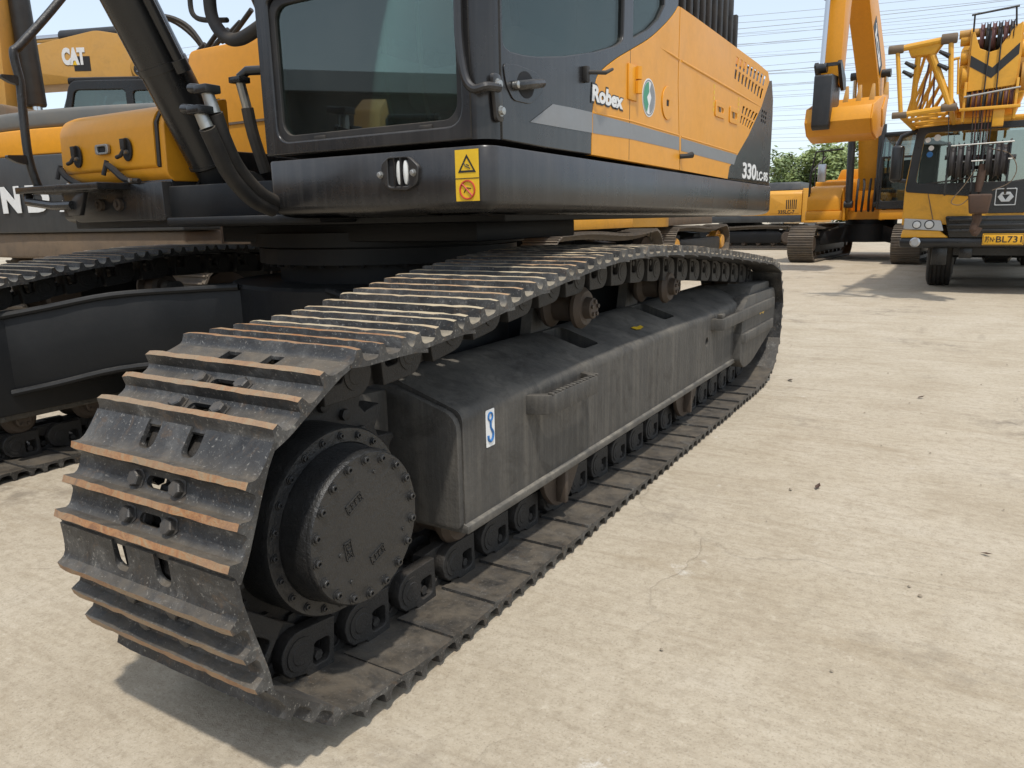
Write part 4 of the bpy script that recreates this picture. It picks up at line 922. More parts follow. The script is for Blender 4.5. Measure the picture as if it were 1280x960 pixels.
# hood, louvred black box on top
mb = MB(); mb.prism([(XS-.03, 2.06), (XS-.05, 2.13), (XS-.25, 2.17), (2*XC-XS+.25, 2.17), (2*XC-XS+.05, 2.13), (2*XC-XS+.03, 2.06)], 'y', 2.42, 3.75); mb.obj('hood', 'orange_paint', EX)
xb = -.42
p1 = at(600+1068/3.31, 190/3.31, 'x', xb); p2 = at(600+1045/3.31, 85/3.31, 'x', xb); p0 = at(850, 0, 'x', xb)
mb = MB(); mb.prism(rounded([(p0.y-.5, 2.1), (p1.y, 2.1), (p1.y, p1.z+.05), (p2.y, p2.z), (p2.y-.25, p2.z+.17), (p0.y-.5, p2.z+.20)], [.0, .0, .04, .06, .08, .05]), 'x', xb-1.0, xb-.02); BX = mb.obj('air_box', 'cab_black', EX, bevel=.01)
nr = 13
for k in range(nr):
    y = p0.y-.3+(p1.y-.06-(p0.y-.3))*k/(nr-1); zt = min(p2.z+.15, p2.z+.02+(p1.y-y)*.6)
    mb = MB(); mb.box((xb-.02, y-.028, 2.16), (xb+.006, y+.016, zt)); mb.obj('louvre', 'rubber', BX, bevel=.004)
# writing
a, b, c = z3(460, 418), z3(588, 450), z3(460, 345)
for nm, txt, p, wd, ht, mat, bo, dx in (('lettering', 'Robex', a, b[0]-a[0], (c[1]-a[1])*.97, 'white_print', .045, .0030), ('lettering_edge', 'Robex', (a[0]-.007, a[1]-.007), b[0]-a[0]+.014, (c[1]-a[1])*.97+.014, 'black_print', .075, .0020)):
    lettering(nm, txt, (XS+dx, p[0], p[1]), (0,1,0), (0,0,1), wd, ht, mat, DR, bo, .12, .0006)
a, b, c, d = z3(1084, 738), z3(1140, 745), z3(1084, 667), z3(1188, 748)
lettering('lettering', '330', (XS+.0012, a[0], a[1]), (0,1,0), (0,0,1), b[0]-a[0], (c[1]-a[1])*.96, 'white_print', TAIL, .03)
lettering('lettering', 'LC-9S', (XS+.0012, b[0]+.02, a[1]), (0,1,0), (0,0,1), min(d[0]-b[0]-.02, 4.36-b[0]-.02), (c[1]-a[1])*.60, 'white_print', TAIL, .03)

# --- boom, cylinders, hoses
mb = MB(); bp = rounded([(2.45, 1.62), (2.60, 1.78), (2.0, 3.0), (-.5, 5.6), (-1.2, 5.75), (-1.05, 5.2), (1.6, 2.55), (2.25, 1.60)], .12)
mb.prism(bp, 'x', XC-.22, XC+.22); BM = mb.obj('boom', 'orange_paint', EX, bevel=.01)
for sx in (-1, 1):
    x = -1.20 if sx > 0 else -2.05
    A, B_ = at(290, 250, 'x', -2.05), at(161, 0, 'x', -2.05); A.x = B_.x = x; d = (B_-A).normalized(); T = A+d*2.1; TT = A+d*3.2
    mb = MB(); mb.tube([A+d*.17, A+d*.20, A+d*.21, T, T+d*.02], [.085, .088, .108, .108, .09], 28); mb.tube([A+d*.02, A+d*.19], [.085, .098], 20)
    CY = mb.obj('boom_cylinder', 'gloss_black', EX)
    mb = MB(); mb.tube([T, TT], .055, 18); mb.obj('rod', 'chrome', CY)
    mb = MB(); mb.lathe([(-.075, .06), (-.075, .115), (.075, .115), (.075, .06)], A, 'x', 28); mb.obj('eye', 'gloss_black', CY, bevel=.004)
    for sd_ in (-1, 1):
        mb = MB(); mb.prism(arc(A.y, A.z, .135, -20, 200, 14)+[(A.y-.16, 1.17), (A.y+.16, 1.17)], 'x', A.x+sd_*.10, A.x+sd_*.145); mb.obj('lug', 'chassis_black', CY, bevel=.004)
        mb = MB(); mb.lathe([(sd_*.14, .06), (sd_*.17, .06), (sd_*.175, .05), (sd_*.175, 0)], A, 'x', 18); mb.obj('pin', 'chassis_black', CY)
    # strap with hose clamps, steel pipe along the barrel
    for t, hh in ((.20, .012), (.64, .03)):
        mb = MB(); q = A+d*t; mb.tube([q, q+d*hh], .113, 28); mb.obj('band', 'gloss_black', CY)
    side = Vector((1, 0, 0)); fr_ = d.cross(side).normalized()
    mb = MB(); q0 = A+d*.62+side*.145-fr_*.02; mb.tube([q0, q0+d*1.6], .022, 12); mb.tube([q0, q0+d*.05], .034, 12); mb.obj('pipe', 'gloss_black', CY)
    for k, off in enumerate((.0, .085)):
        q1 = at(258-k*9, 112+k*26, 'x', x+.16)
        mb = MB(); mb.tube([q1+Vector((-.08, .0, .012)), q1], .016, 10); mb.box(q1-Vector((.026, .03, .013)), q1+Vector((.034, .03, .013))); mb.obj('flange_block', 'gloss_black', CY, bevel=.004)
        pts = [q1, at(268-k*9, 142+k*18, 'x', x+.17)]
        mb = MB(); mb.tube([q1-(pts[1]-pts[0])*.1, pts[1]], [.019, .022], 12); mb.obj('hose_ferrule', 'zinc', CY)
        hp_ = [pts[1]]+[at(a_-k*11, b_+k*6, 'x', x+.16-.02*j) for j, (a_, b_) in enumerate(((281, 178), (298, 212), (325, 242), (352, 256)))]
        mb = MB(); mb.tube(smooth_path(hp_, 6), .027, 12); mb.obj('hose', 'rubber', CY)
    if sx < 0:
        q1 = at(299, 98, 'x', x+.42); mb = MB(); mb.tube([q1+Vector((.10, .05, .03)), q1+Vector((.03,0.02,.03)), q1], .02, 10); mb.box(q1-Vector((.035, .03, .02)), q1+Vector((.035, .03, .005))); mb.obj('flange_block', 'gloss_black', CY, bevel=.004)
        q2 = at(309, 135, 'x', x+.42); mb = MB(); mb.tube([q1, q2], .020, 10); mb.obj('hose_ferrule', 'zinc', CY)
        mb = MB(); mb.tube(smooth_path([q2, at(317, 170, 'x', x+.42), at(332, 215, 'x', x+.42)], 6), .026, 10); mb.obj('hose', 'rubber', CY)
mb = MB(); mb.tube(smooth_path([at(px, py, 'y', .75) for px, py in ((262, -60), (262, 0), (268, 28), (284, 47), (302, 48), (330, 30))], 6), .024, 12); mb.obj('hose', 'rubber', EX)
mb = MB(); mb.tube(smooth_path([at(px, py, 'y', .80) for px, py in ((237, -30), (238, 6), (243, 20), (256, 25), (284, 25))], 5), .010, 8); mb.obj('mirror_stay', 'rubber', EX)

# --- right-hand side: fuel tank, tool box, foot plate, hand rail
a, b = at(238, 80, 'y', 2.0), at(330, 55, 'y', 2.0)
mb = MB(); zt = (a.z+b.z)/2+.06; mb.prism(rounded([(a.x-.02, 1.36), (-1.9, 1.36), (-1.9, zt), (a.x-.02, zt)], [0, 0, .02, .07]), 'y', 2.0, 2.9); FT = mb.obj('fuel_tank', 'orange_paint', EX, bevel=.02, bseg=3)
mb = MB(); q = at(300, 152, 'y', 1.995); mb.box((a.x, 1.992, q.z-.012), (-1.9, 1.9985, q.z+.002)); mb.obj('seam', 'dusty_brown', FT)
mb = MB(); mb.box((-3.10, 1.25, 1.36), (-2.2, 3.0, 1.55)); mb.obj('step_deck', 'cab_black', EX, bevel=.01)
for k in range(10):
    mb = MB(); pa = at(235+k*7, 80-k*4+random.uniform(-4, 4), 'y', 3.2); mb.tube([pa, pa+Vector((.25, 0, .12+.02*(k % 3)))], .02, 8); mb.obj('pipe', 'rubber', EX) if k % 2 == 0 else None
tb = [(1.03, 1.385), (.995, 1.42), (1.005, 1.655), (1.035, 1.705), (1.10, 1.735), (1.38, 1.80), (1.38, 1.385)]
mb = MB(); mb.prism(rounded(tb, [.01, .02, .03, .02, .02, .02, 0], 4), 'x', -3.03, -2.165); TB = mb.obj('tool_box', 'orange_paint', EX, bevel=.018, bseg=3)
tl = [(.996, 1.455), (1.004, 1.655), (1.034, 1.706), (1.10, 1.737), (1.37, 1.80)]
mb = MB(); po = [(y-.014, z+.004) for y, z in tl]+[(y+.006, z-.012) for y, z in reversed(tl)]
mb.prism(rounded(po, [.015, .03, .03, .03, 0, 0, .02, .02, .02, .01], 3), 'x', -3.015, -2.225); LD = mb.obj('lid', 'orange_paint', TB, bevel=.008, bseg=3)
mb = MB(); po = [(y-.008, z) for y, z in tl]+[(y+.01, z-.012) for y, z in reversed(tl)]; mb.prism(po, 'x', -2.222, -2.200); mb.obj('lid_seal', 'rubber', TB)
# paddle handle and two rubber-latch plates on the lid
def fp(px, py, y=.978): return at(px, py, 'y', y)
q = fp(129, 187); plate('pull_handle', rrect(q.x-.055, q.z-.024, q.x+.055, q.z+.024, .015), [rrect(q.x-.036, q.z-.014, q.x+.036, q.z+.014, .01)], 'y', .966, .982, 'zinc', LD, .003)
mb = MB(); mb.box((q.x-.037, .976, q.z-.015), (q.x+.037, .9795, q.z+.015)); mb.obj('pull_recess', 'inside_dark', LD)
for px, py in ((97, 196), (159, 187)):
    q = fp(px, py); o = plate('catch_plate', [(q.x+.038*math.cos(t), q.z+.055*math.sin(t)) for t in np.linspace(0, 2*math.pi, 24)[:-1]], [], 'y', .972, .981, 'rubber', LD, .002)
    mb = MB(); mb.box((q.x-.022, .955, q.z), (q.x+.012, .973, q.z+.05)); mb.tube([(q.x+.01, .955, q.z+.0), (q.x-.01, .945, q.z-.03), (q.x-.05, .95, q.z-.035)], .010, 8); mb.obj('catch_hook', 'rubber', o, bevel=.002)
    MB().lathe([(0, .011), (-.022, .011), (-.022, 0)], (q.x+.008, .972, q.z-.012), 'y', 8).obj('bolt', 'zinc', o)
for pts in (((76, 212), (84, 222), (98, 230), (110, 232)), ((134, 206), (142, 212), (156, 224), (174, 226))):
    P_ = [fp(a_, b_, .955) for a_, b_ in pts]; mb = MB(); mb.tube(smooth_path(P_, 4), [.016]*9+[.012]*4, 8); mb.tube([P_[0]+Vector((0,0,.02)), P_[0]+Vector((-.01,-.02,-.05))], .011, 8); o = mb.obj('rubber_latch', 'rubber', TB)
    MB().lathe([(0, .011), (-.02, .010), (-.02, 0)], P_[-1]+Vector((-.05, 0, .003)), 'y', 8).obj('bolt', 'zinc', o)
mb = MB(); mb.prism(rounded([(-3.16, 1.352), (-2.42, 1.352), (-2.42, 1.385), (-3.16, 1.385)], .006), 'y', .80, 1.03); FP = mb.obj('foot_plate', 'cab_black', EX, bevel=.004)
mb = MB(); mb.prism(rounded([(-2.92, 1.20), (-2.172, 1.20), (-2.172, 1.384), (-3.03, 1.384), (-3.0, 1.26)], [.04, .02, 0, 0, .04]), 'y', .965, 1.4); FB = mb.obj('deck_front', 'cab_black', EX, bevel=.012)
mb = MB(); mb.tube([(-3.12, .84, 1.345), (-3.10, .83, 1.31), (-2.85, .825, 1.285), (-2.70, .83, 1.285)], .022, 10); mb.obj('step_bar', 'cab_black', FP)
mb = MB(); mb.prism([(-2.78, 1.27), (-2.66, 1.345), (-2.60, 1.345), (-2.66, 1.235), (-2.76, 1.235)], 'y', .835, .86); mb.obj('bar_bracket', 'cab_black', FP, bevel=.004)
for x in (-2.68, -2.52): MB().lathe([(0, .03), (-.018, .03), (-.02, .014), (-.03, .014), (-.03, 0)], (x, .965, 1.285), 'y', 12).obj('bolt', 'roller_brown', FB)
hr = [at(px, py, 'x', -3.13) for px, py in ((49, 236), (40, 212), (33, 180), (25, 100), (17, 66))]+[at(75, 0, 'x', -3.13), at(160, -110, 'x', -3.13)]
HR = MB().tube(smooth_path(hr[:4], 4)+smooth_path([hr[3], hr[4], hr[4].lerp(hr[5], .15), hr[5], hr[6]], 6)[1:], .021, 12).obj('hand_rail', 'hub_black', EX)
for px, py in ((20, 100), (28, 200)):
    q = at(px, py, 'x', -3.10); mb = MB(); mb.prism(rounded([(q.y-.06, q.z+.022), (q.y+.03, q.z+.026), (q.y+.03, q.z-.022), (q.y-.02, q.z-.012), (q.y-.06, q.z+.008)], .006), 'x', -3.145, -3.115); mb.obj('rail_stay', 'hub_black', HR)

# ------------------------------------------------------------------ the other machines in the yard
def belt_mesh(L, rad, wid, pitch=0.19):
    """shoes of a smaller-looking track, wrapped round sprocket and idler, joined (too small to pick apart)"""
    cy = L/2-rad; P = []
    per = 4*cy+2*math.pi*rad; n = round(per/pitch)
    mb = MB()
    def pt(s):
        s %= per
        if s < 2*cy: return (-cy+s, 0.0, 1, 0)
        s -= 2*cy
        if s < math.pi*rad: a = -math.pi/2+s/rad; return (cy+rad*math.cos(a), rad+rad*math.sin(a), -math.sin(a), math.cos(a))
        s -= math.pi*rad
        if s < 2*cy: return (cy-s, 2*rad-0.03*math.sin(math.pi*s/(2*cy))+.035*math.sin(2*math.pi*s/(2*cy)), -1, 0)
        s -= 2*cy; a = math.pi/2+s/rad; return (-cy+rad*math.cos(a), rad+rad*math.sin(a), -math.sin(a), math.cos(a))
    st = per/n
    for k in range(n):
        y, z, dy, dz = pt(k*st); ny, nz = dz, -dy
        for (s0, s1, h0, h1) in ((-.47, .47, -.045, -.025), (-.42, -.34, -.03, 0.0), (-.06, .02, -.03, 0.0), (.30, .38, -.03, 0.0)):
            a, b = s0*st, s1*st
            q = [(y+dy*u+ny*v, z+dz*u+nz*v) for u, v in ((a, h0), (b, h0), (b, h1), (a, h1))]
            mb.prism(q, 'x', -wid/2, wid/2)
        q = [(y+dy*u+ny*v, z+dz*u+nz*v) for u, v in ((-.5*st, -.13), (.5*st, -.13), (.5*st, -.04), (-.5*st, -.04))]
        for xx in (-.11, .07): mb.prism(q, 'x', xx, xx+.04)
    return mb.mesh('belt', 30)
BELTS = {}
def undercarriage(root, L, gauge, wid, rad, frame_mat, belt_mat='track_far', hub_mat='roller_brown'):
    key = (L, rad, wid)
    if key not in BELTS: BELTS[key] = belt_mesh(L, rad, wid)
    cy = L/2-rad
    for s in (-1, 1):
        x = s*gauge/2
        me = BELTS[key].copy(); me.materials.clear()
        tr = addobj('crawler_track', me, belt_mat, root, Matrix.Translation((x, 0, 0))); tr['kind'] = 'stuff'
        mb = MB(); mb.prism(rounded([(-cy+.25, .22), (cy-.2, .22), (cy-.1, .5), (cy-.3, .60), (-cy+.3, .60), (-cy+.15, .5)], .06), 'x', x-.20, x+.20); fr = mb.obj('track_frame', frame_mat, root, bevel=.02)
        for e, nm in ((-1, 'idler'), (1, 'sprocket')):
            mb = MB(); mb.lathe([(-.23, .0), (-.23, .16), (-.20, .19), (-.10, .2), (-.09, rad-.16), (.09, rad-.16), (.10, .2), (.20, .19), (.23, .16), (.23, 0)], (x, e*cy, rad), 'x', 28); mb.obj(nm, hub_mat, root)
        for k in range(7):
            y = -cy+.45+(2*cy-.9)*k/6; mb = MB(); mb.lathe([(-.17, 0), (-.17, .07), (-.13, .085), (.13, .085), (.17, .07), (.17, 0)], (x, y, .215), 'x', 16); mb.obj('track_roller', hub_mat, root)
    # X legs
    for sx in (-1, 1):
        for sy in (-1, 1):
            mb = MB(); g = gauge/2-.18
            a = [Vector((sx*.3, sy*.55, 0)), Vector((sx*g, sy*1.15, 0)), Vector((sx*g, sy*.55, 0)), Vector((sx*.3, sy*.1, 0))]
            zs = [(.48, .88), (.38, .70), (.38, .70), (.48, .88)]
            mb.hexa([p+Vector((0, 0, z[0])) for p, z in zip(a, zs)]+[p+Vector((0, 0, z[1])) for p, z in zip(a, zs)]); mb.obj('car_body_leg', frame_mat, root, bevel=.02)
    mb = MB(); mb.lathe([(.45, .75), (.88, .75), (.88, .6), (1.1, .6), (1.1, 0)], (0, 0, 0), 'z', 32); mb.obj('swing_bearing', 'chassis_black', root)
def quad_bar(pts):
    """outline of a tapered arm in the (y,z) plane along pts with half-depths"""
    P = [Vector(p[:2]) for p in pts]; L_, R_ = [], []
    for i, p in enumerate(P):
        d = (P[min(i+1, len(P)-1)]-P[max(i-1, 0)]).normalized(); n = Vector((-d.y, d.x)); h = pts[i][2]
        L_.append(tuple(p+n*h)); R_.append(tuple(p-n*h))
    return L_+R_[::-1]
def cylinder(root, name, a, b, r, x, frac=.55, mat='hub_black'):
    A, B_ = Vector((x, *a)), Vector((x, *b)); m = A.lerp(B_, frac)
    o = MB().tube([A, m-(B_-A).normalized()*.02, m], [r, r, r*.9], 16).obj(name, mat, root)
    MB().tube([m, B_], r*.55, 12).obj('rod', 'chrome', o)
    for q in (A, B_): MB().lathe([(-r*1.1, r*1.05), (r*1.1, r*1.05)], q, 'x', 14).obj('eye', mat, o)
    return o
def gen_excavator(name, label, loc, rz, body, group='excavators parked in the yard', frame='chassis_black', cabmat='gloss_black', cwmat=None, boom=None, arm=None, bucket=None,
                  L=4.6, gauge=2.5, shoe=.6, rad=.47, dz=0.0, hw=1.45, yr=2.35, skirt=None, upper_rot=0.0, hoodmat=None, boomw=.25, hubmat='roller_brown', belt='track_far', toolbox=None, tail_=True):
    root = thing(name, label, 'excavator', loc, rz, group); M0 = WM[root.name]
    FRAME.append(M0.copy()); undercarriage(root, L, gauge, shoe, rad, frame, belt, hubmat); FRAME.pop()
    FRAME.append(M0 @ Matrix.Rotation(upper_rot, 4, 'Z'))
    z0 = 1.10+dz; zt = 2.12+dz; cwmat = cwmat or body; hoodmat = hoodmat or body
    dk = [(hw, -1.55), (hw, yr)]
    mb = MB(); mb.prism(rounded([(.42, -1.55), (hw, -1.55), (hw, yr), (-hw, yr), (-hw, -1.15), (-.45, -1.15), (-.45, -.6), (.42, -.6)], [.05, .08, .02, .02, .08, .05, .05, .05]), 'z', z0, z0+.22); mb.obj('deck', skirt or body, root, bevel=.03)
    # engine house and side covers
    mb = MB(); mb.prism(rounded([(-hw, z0+.22), (hw, z0+.22), (hw, zt-.1), (hw-.12, zt), (-hw+.12, zt), (-hw, zt-.1)], [0, 0, .06, .06, .06, .06]), 'y', .35, yr); hd = mb.obj('engine_house', body, root, bevel=.012)
    if tail_: mb = MB(); mb.prism(rounded([(-hw+.25, zt-.01), (hw-.35, zt-.01), (hw-.45, zt+.28), (-hw+.35, zt+.28)], .06), 'y', .9, yr-.15); mb.obj('hood', hoodmat, root, bevel=.03)
    for s in (-1, 1):
        for (y0, y1) in ((.42, 1.25), (1.30, yr-.06)):
            mb = MB(); mb.prism(rounded([(y0, z0+.28), (y1, z0+.28), (y1, zt-.18), (y0, zt-.18)], .05), 'x', s*hw, s*(hw+.012)); d = mb.obj('side_door', body, root, bevel=.005)
            for k in range(6):
                mb = MB(); mb.box((s*(hw+.012), y1-.12-k*.06, zt-.60), (s*(hw+.016), y1-.09-k*.06, zt-.30)); mb.obj('vent_slot', 'inside_dark', d)
    # counterweight, round at the tail
    pl = [(hw, yr+.01), (hw, yr+.25)]+arc(0, yr-2.3, math.hypot(hw-.12, 2.72), math.degrees(math.atan2(2.72, hw-.12)), 180-math.degrees(math.atan2(2.72, hw-.12)), 14)+[(-hw, yr+.25), (-hw, yr+.01)]
    if tail_: mb = MB(); mb.prism(rounded(pl, .05, 3), 'z', z0-.02, zt+.05); cw = mb.obj('counterweight', cwmat, root, bevel=.05, bseg=3)
    # cab
    cx0, cx1, cy0, cy1, ct = hw-1.0, hw, -1.58, .15, 3.02+dz; zb = z0+.24
    outer = rounded([(cy0, zb), (cy1, zb), (cy1, ct), (cy0+.22, ct), (cy0, ct-.75)], [.04, .04, .12, .12, .2])
    holes = [rounded([(cy0+.10, zb+.30), (cy0+.95, zb+.30), (cy0+.95, ct-.12), (cy0+.28, ct-.12), (cy0+.10, ct-.75)], .06), rounded([(cy0+1.05, zb+.75), (cy1-.10, zb+.75), (cy1-.10, ct-.14), (cy0+1.05, ct-.14)], .06)]
    cab = plate('cab', outer, holes, 'x', cx1-.05, cx1, cabmat, root, .012)
    plate('cab_side', outer, holes, 'x', cx0, cx0+.05, cabmat, cab, .012)
    for h in holes:
        plate('window_pane', h, [], 'x', cx1-.03, cx1-.024, 'far_glass', cab, 0); plate('window_pane', h, [], 'x', cx0+.024, cx0+.03, 'far_glass', cab, 0)
    fr = [(cx0, zb), (cx1, zb), (cx1, ct), (cx0, ct)]; fh = rounded([(cx0+.09, zb+.18), (cx1-.09, zb+.18), (cx1-.09, ct-.13), (cx0+.09, ct-.13)], .06)
    plate('windscreen_frame', [(cx0+.051, zb), (cx1-.051, zb), (cx1-.051, ct-.5), (cx0+.051, ct-.5)], [rounded([(cx0+.09, zb+.18), (cx1-.09, zb+.18), (cx1-.09, ct-.55), (cx0+.09, ct-.55)], .05)], 'y', cy0, cy0+.05, cabmat, cab, .01)
    plate('windscreen', [(cx0+.085, zb+.17), (cx1-.085, zb+.17), (cx1-.085, ct-.55), (cx0+.085, ct-.55)], [], 'y', cy0+.02, cy0+.026, 'far_glass', cab, 0)
    mb = MB(); mb.hexa([(cx0+.052,cy0+.01,ct-.499),(cx1-.052,cy0+.01,ct-.499),(cx1-.052,cy0+.05,ct-.499),(cx0+.052,cy0+.05,ct-.499),(cx0+.052,cy0+.2,ct-.05),(cx1-.052,cy0+.2,ct-.05),(cx1-.052,cy0+.25,ct-.05),(cx0+.052,cy0+.25,ct-.05)]); mb.obj('windscreen_top', 'far_glass', cab)
    mb = MB(); mb.box((cx0+.03, cy0+.18, ct-.05), (cx1-.03, cy1-.02, ct+.05)); mb.obj('roof', cabmat, cab, bevel=.03)
    mb = MB(); mb.box((cx0+.05, cy1-.05, zb), (cx1-.05, cy1-.006, ct-.8)); mb.box((cx0+.06, cy0+.06, zb), (cx1-.06, cy1-.06, zb+.04)); mb.obj('back_wall', cabmat, cab)
    mb = MB(); mb.box((cx0+.25, cy0+.80, zb+.30), (cx1-.22, cy0+1.28, zb+.48)); mb.hexa([(cx0+.27,cy0+1.2,zb+.45),(cx1-.24,cy0+1.2,zb+.45),(cx1-.24,cy0+1.32,zb+.45),(cx0+.27,cy0+1.32,zb+.45),(cx0+.3,cy0+1.32,zb+1.15),(cx1-.27,cy0+1.32,zb+1.15),(cx1-.27,cy0+1.42,zb+1.15),(cx0+.3,cy0+1.42,zb+1.15)]); mb.obj('seat', 'seat_cloth', cab, bevel=.03)
    # tool box and tank on the other side
    mb = MB(); mb.prism(rounded([(-1.12, z0+.22), (-1.12, z0+.55), (-.9, z0+.80), (-.45, z0+.86), (-.45, z0+.22)], [.03, .08, .08, .05, 0]), 'x', -hw+.03, -.52); mb.obj('tool_box', toolbox or body, root, bevel=.02)
    mb = MB(); mb.prism(rounded([(-.42, z0+.22), (-.42, zt-.06), (.34, zt-.06), (.34, z0+.22)], [0, .05, .05, 0]), 'x', -hw+.03, -.52); mb.obj('fuel_tank', toolbox or body, root, bevel=.02)
    mb = MB(); h = [(-hw+.06, -1.02, z0+.22), (-hw+.06, -1.02, z0+1.1), (-hw+.06, -.95, z0+1.2), (-hw+.06, .3, z0+1.6)]; mb.tube(h, .02, 8); mb.tube([(-hw+.06, -.6, z0+.8), (-hw+.06, -.6, z0+1.28)], .016, 8); mb.obj('hand_rail', 'rubber', root)
    if boom:
        mb = MB(); mb.prism(rounded(quad_bar(boom), .08, 3), 'x', -boomw, boomw); bm_ = mb.obj('boom', hoodmat if hoodmat != 'cab_black' else body, root, bevel=.012)
        f = boom[0]; k = boom[len(boom)//2]
        for s in (-1, 1): cylinder(root, 'boom_cylinder', (f[0]-.62, f[1]-.35), (k[0]-.02, k[1]-.10), .085, s*(boomw+.11), .62)
    FRAME.pop()
    return root, M0 @ Matrix.Rotation(upper_rot, 4, 'Z')

# --- excavator with raised boom and bucket, beside the truck crane
def jcb():
    rz = R(-4.4)
    root, M = gen_excavator('excavator', 'yellow crawler excavator with boom raised high and toothed bucket hanging curled beside truck crane', (-1.05, 20.1, 0), rz, 'orange_paint', L=4.5, gauge=2.28, shoe=.6, rad=.44, dz=-.10, hw=1.35,
        boom=[(-.55, 1.72, .22), (-.72, 2.6, .33), (-1.05, 3.75, .42), (-1.45, 4.35, .42), (-3.2, 5.75, .32), (-4.75, 6.75, .20)], skirt='orange_paint', boomw=.22)
    FRAME.append(M)
    mb = MB(); mb.prism(rounded(quad_bar([(-4.55, 7.3, .16), (-4.78, 6.6, .30), (-4.95, 5.0, .24), (-5.05, 3.55, .15)]), .06, 3), 'x', -.18, .18); ar = mb.obj('arm', 'orange_paint', root, bevel=.01)
    cylinder(root, 'arm_cylinder', (-2.2, 5.6), (-4.4, 7.2), .09, 0, .6)
    cylinder(root, 'bucket_cylinder', (-5.22, 6.3), (-5.45, 3.85), .085, -.10, .50)
    # quick coupler and bucket
    mb = MB(); mb.prism(rounded([(-5.50, 3.90), (-5.42, 3.98), (-5.0, 3.70), (-4.92, 3.50), (-5.1, 3.45)], .04), 'x', -.24, -.18); mb.prism(rounded([(-5.50, 3.90), (-5.42, 3.98), (-5.0, 3.70), (-4.92, 3.50), (-5.1, 3.45)], .04), 'x', .18, .24); mb.box((-.2, -5.48, 3.87), (.2, -5.42, 3.93)); 
    mb.v = mb.v; mb.obj('linkage', 'hub_black', root)
    mb = MB(); mb.prism(rounded([(-5.70, 3.70), (-5.0, 3.72), (-5.0, 3.2), (-5.50, 3.05), (-5.60, 2.70), (-5.72, 2.76)], .05), 'x', -.17, .15); mb.obj('coupler', 'hub_black', root, bevel=.03)
    out = [(-5.52, 3.12), (-5.60, 2.86), (-5.40, 2.62), (-5.0, 2.52), (-4.55, 2.62), (-4.25, 2.95), (-4.12, 3.42)]
    inn = [(-4.16, 3.42), (-4.29, 2.98), (-4.57, 2.67), (-5.0, 2.57), (-5.38, 2.66), (-5.55, 2.88), (-5.48, 3.10)]
    mb = MB(); mb.prism(out+inn, 'x', -.30, .84); bk = mb.obj('bucket', 'orange_paint', root, bevel=.006)
    side = [(-5.50, 3.12), (-5.58, 2.86), (-5.40, 2.64), (-5.0, 2.54), (-4.56, 2.64), (-4.27, 2.96), (-4.13, 3.42), (-4.6, 3.38)]
    for x in (-.33, .84): mb = MB(); mb.prism(side, 'x', x, x+.03); mb.obj('side_plate', 'orange_paint', bk, bevel=.006)
    for k in range(5):
        x = -.22+k*.245; mb = MB(); mb.hexa([(x,-4.18,3.36),(x+.11,-4.18,3.36),(x+.11,-4.08,3.36),(x,-4.08,3.36),(x+.03,-4.08,3.68),(x+.08,-4.08,3.68),(x+.08,-4.05,3.68),(x+.03,-4.05,3.68)]); mb.obj('tooth', 'ochre_paint', bk, bevel=.006)
    for (x0, x1) in ((.841, .872),):
        mb = MB(); mb.prism([(-4.25, 3.3), (-4.45, 2.95), (-4.62, 2.78), (-4.75, 3.1), (-4.5, 3.35)], 'x', x0+.03, x1+.015); mb.obj('wear_plate', 'orange_paint', bk, bevel=.004)
    # name board on the boom
    bx = .2225; d = Vector((0, -1.75, 1.4)).normalized(); u = Vector((0, 0, 1))
    p = Vector((bx, -1.60, 4.30)); up = d.cross(Vector((-1, 0, 0))).normalized()
    b = MB().hexa([p-up*.16, p+d*1.35-up*.16, p+d*1.35-up*.16+Vector((.004,0,0)), p-up*.16+Vector((.004,0,0)), p+up*.16, p+d*1.35+up*.16, p+d*1.35+up*.16+Vector((.004,0,0)), p+up*.16+Vector((.004,0,0))]).obj('name_board', 'black_print', root)
    q = p+d*1.22+Vector((.006, 0, 0))-up*.11
    lettering('lettering', 'JCB', p+d*1.25-up*.10+Vector((.0055, 0, 0)), -d, up, 1.1, .22, 'white_print', b, .05, .2, .001)
    # front face marking as the boom is seen from ahead: side lamp boxes, rail, mirror, hoses
    mb = MB(); mb.tube([(-1.30, -1.06, 1.25), (-1.28, -1.10, 2.1), (-1.18, -1.12, 2.65), (-.55, -1.12, 2.68)], .022, 8); mb.tube([(-1.0, -1.12, 2.66), (-1.02, -1.14, 2.1)], .016, 8); mr = mb.obj('mirror_rail', 'rubber', root)
    mb = MB(); mb.box((-1.10, -1.18, 1.92), (-.90, -1.12, 2.35)); mb.obj('mirror', 'silver', mr, bevel=.03)
    for k, (x0, dx) in enumerate(((-.18, .04), (-.06, .06), (.10, .03), (.20, .05))):
        mb = MB(); mb.tube(smooth_path([(x0, -1.02, 1.20), (x0+dx, -1.25, 1.45), (x0+dx, -1.2, 1.80), (x0, -.98, 1.95)], 5), .028, 8); mb.obj('hose', 'rubber', root)
    for s in (-1, 1):
        mb = MB(); mb.box((s*.42-.03, -1.2, .98), (s*.42+.03, -.75, 1.45)); mb.obj('lug', 'orange_paint', root, bevel=.02)
    FRAME.pop()
jcb()

# --- yellow excavator seen from the side further back: rear end with faint number
def far_335():
    root, M = gen_excavator('excavator', 'yellow excavator showing its side with number 335 in front of the trees', (-5.95, 26.4, 0), R(-90), 'yellow_paint', L=4.6, gauge=2.4, shoe=.55, rad=.40, dz=-.20, hw=1.40, skirt='dusty_black', hoodmat='dusty_black', yr=2.3)
    FRAME.append(M); tx = 1.416
    p = Vector((tx+.002, 1.58, 1.17)); lettering('lettering', '335LC-7', p, (0, 1, 0), (0, 0, 1), .52, .12, 'black_print', root, .02)
    FRAME.pop()
far_335()
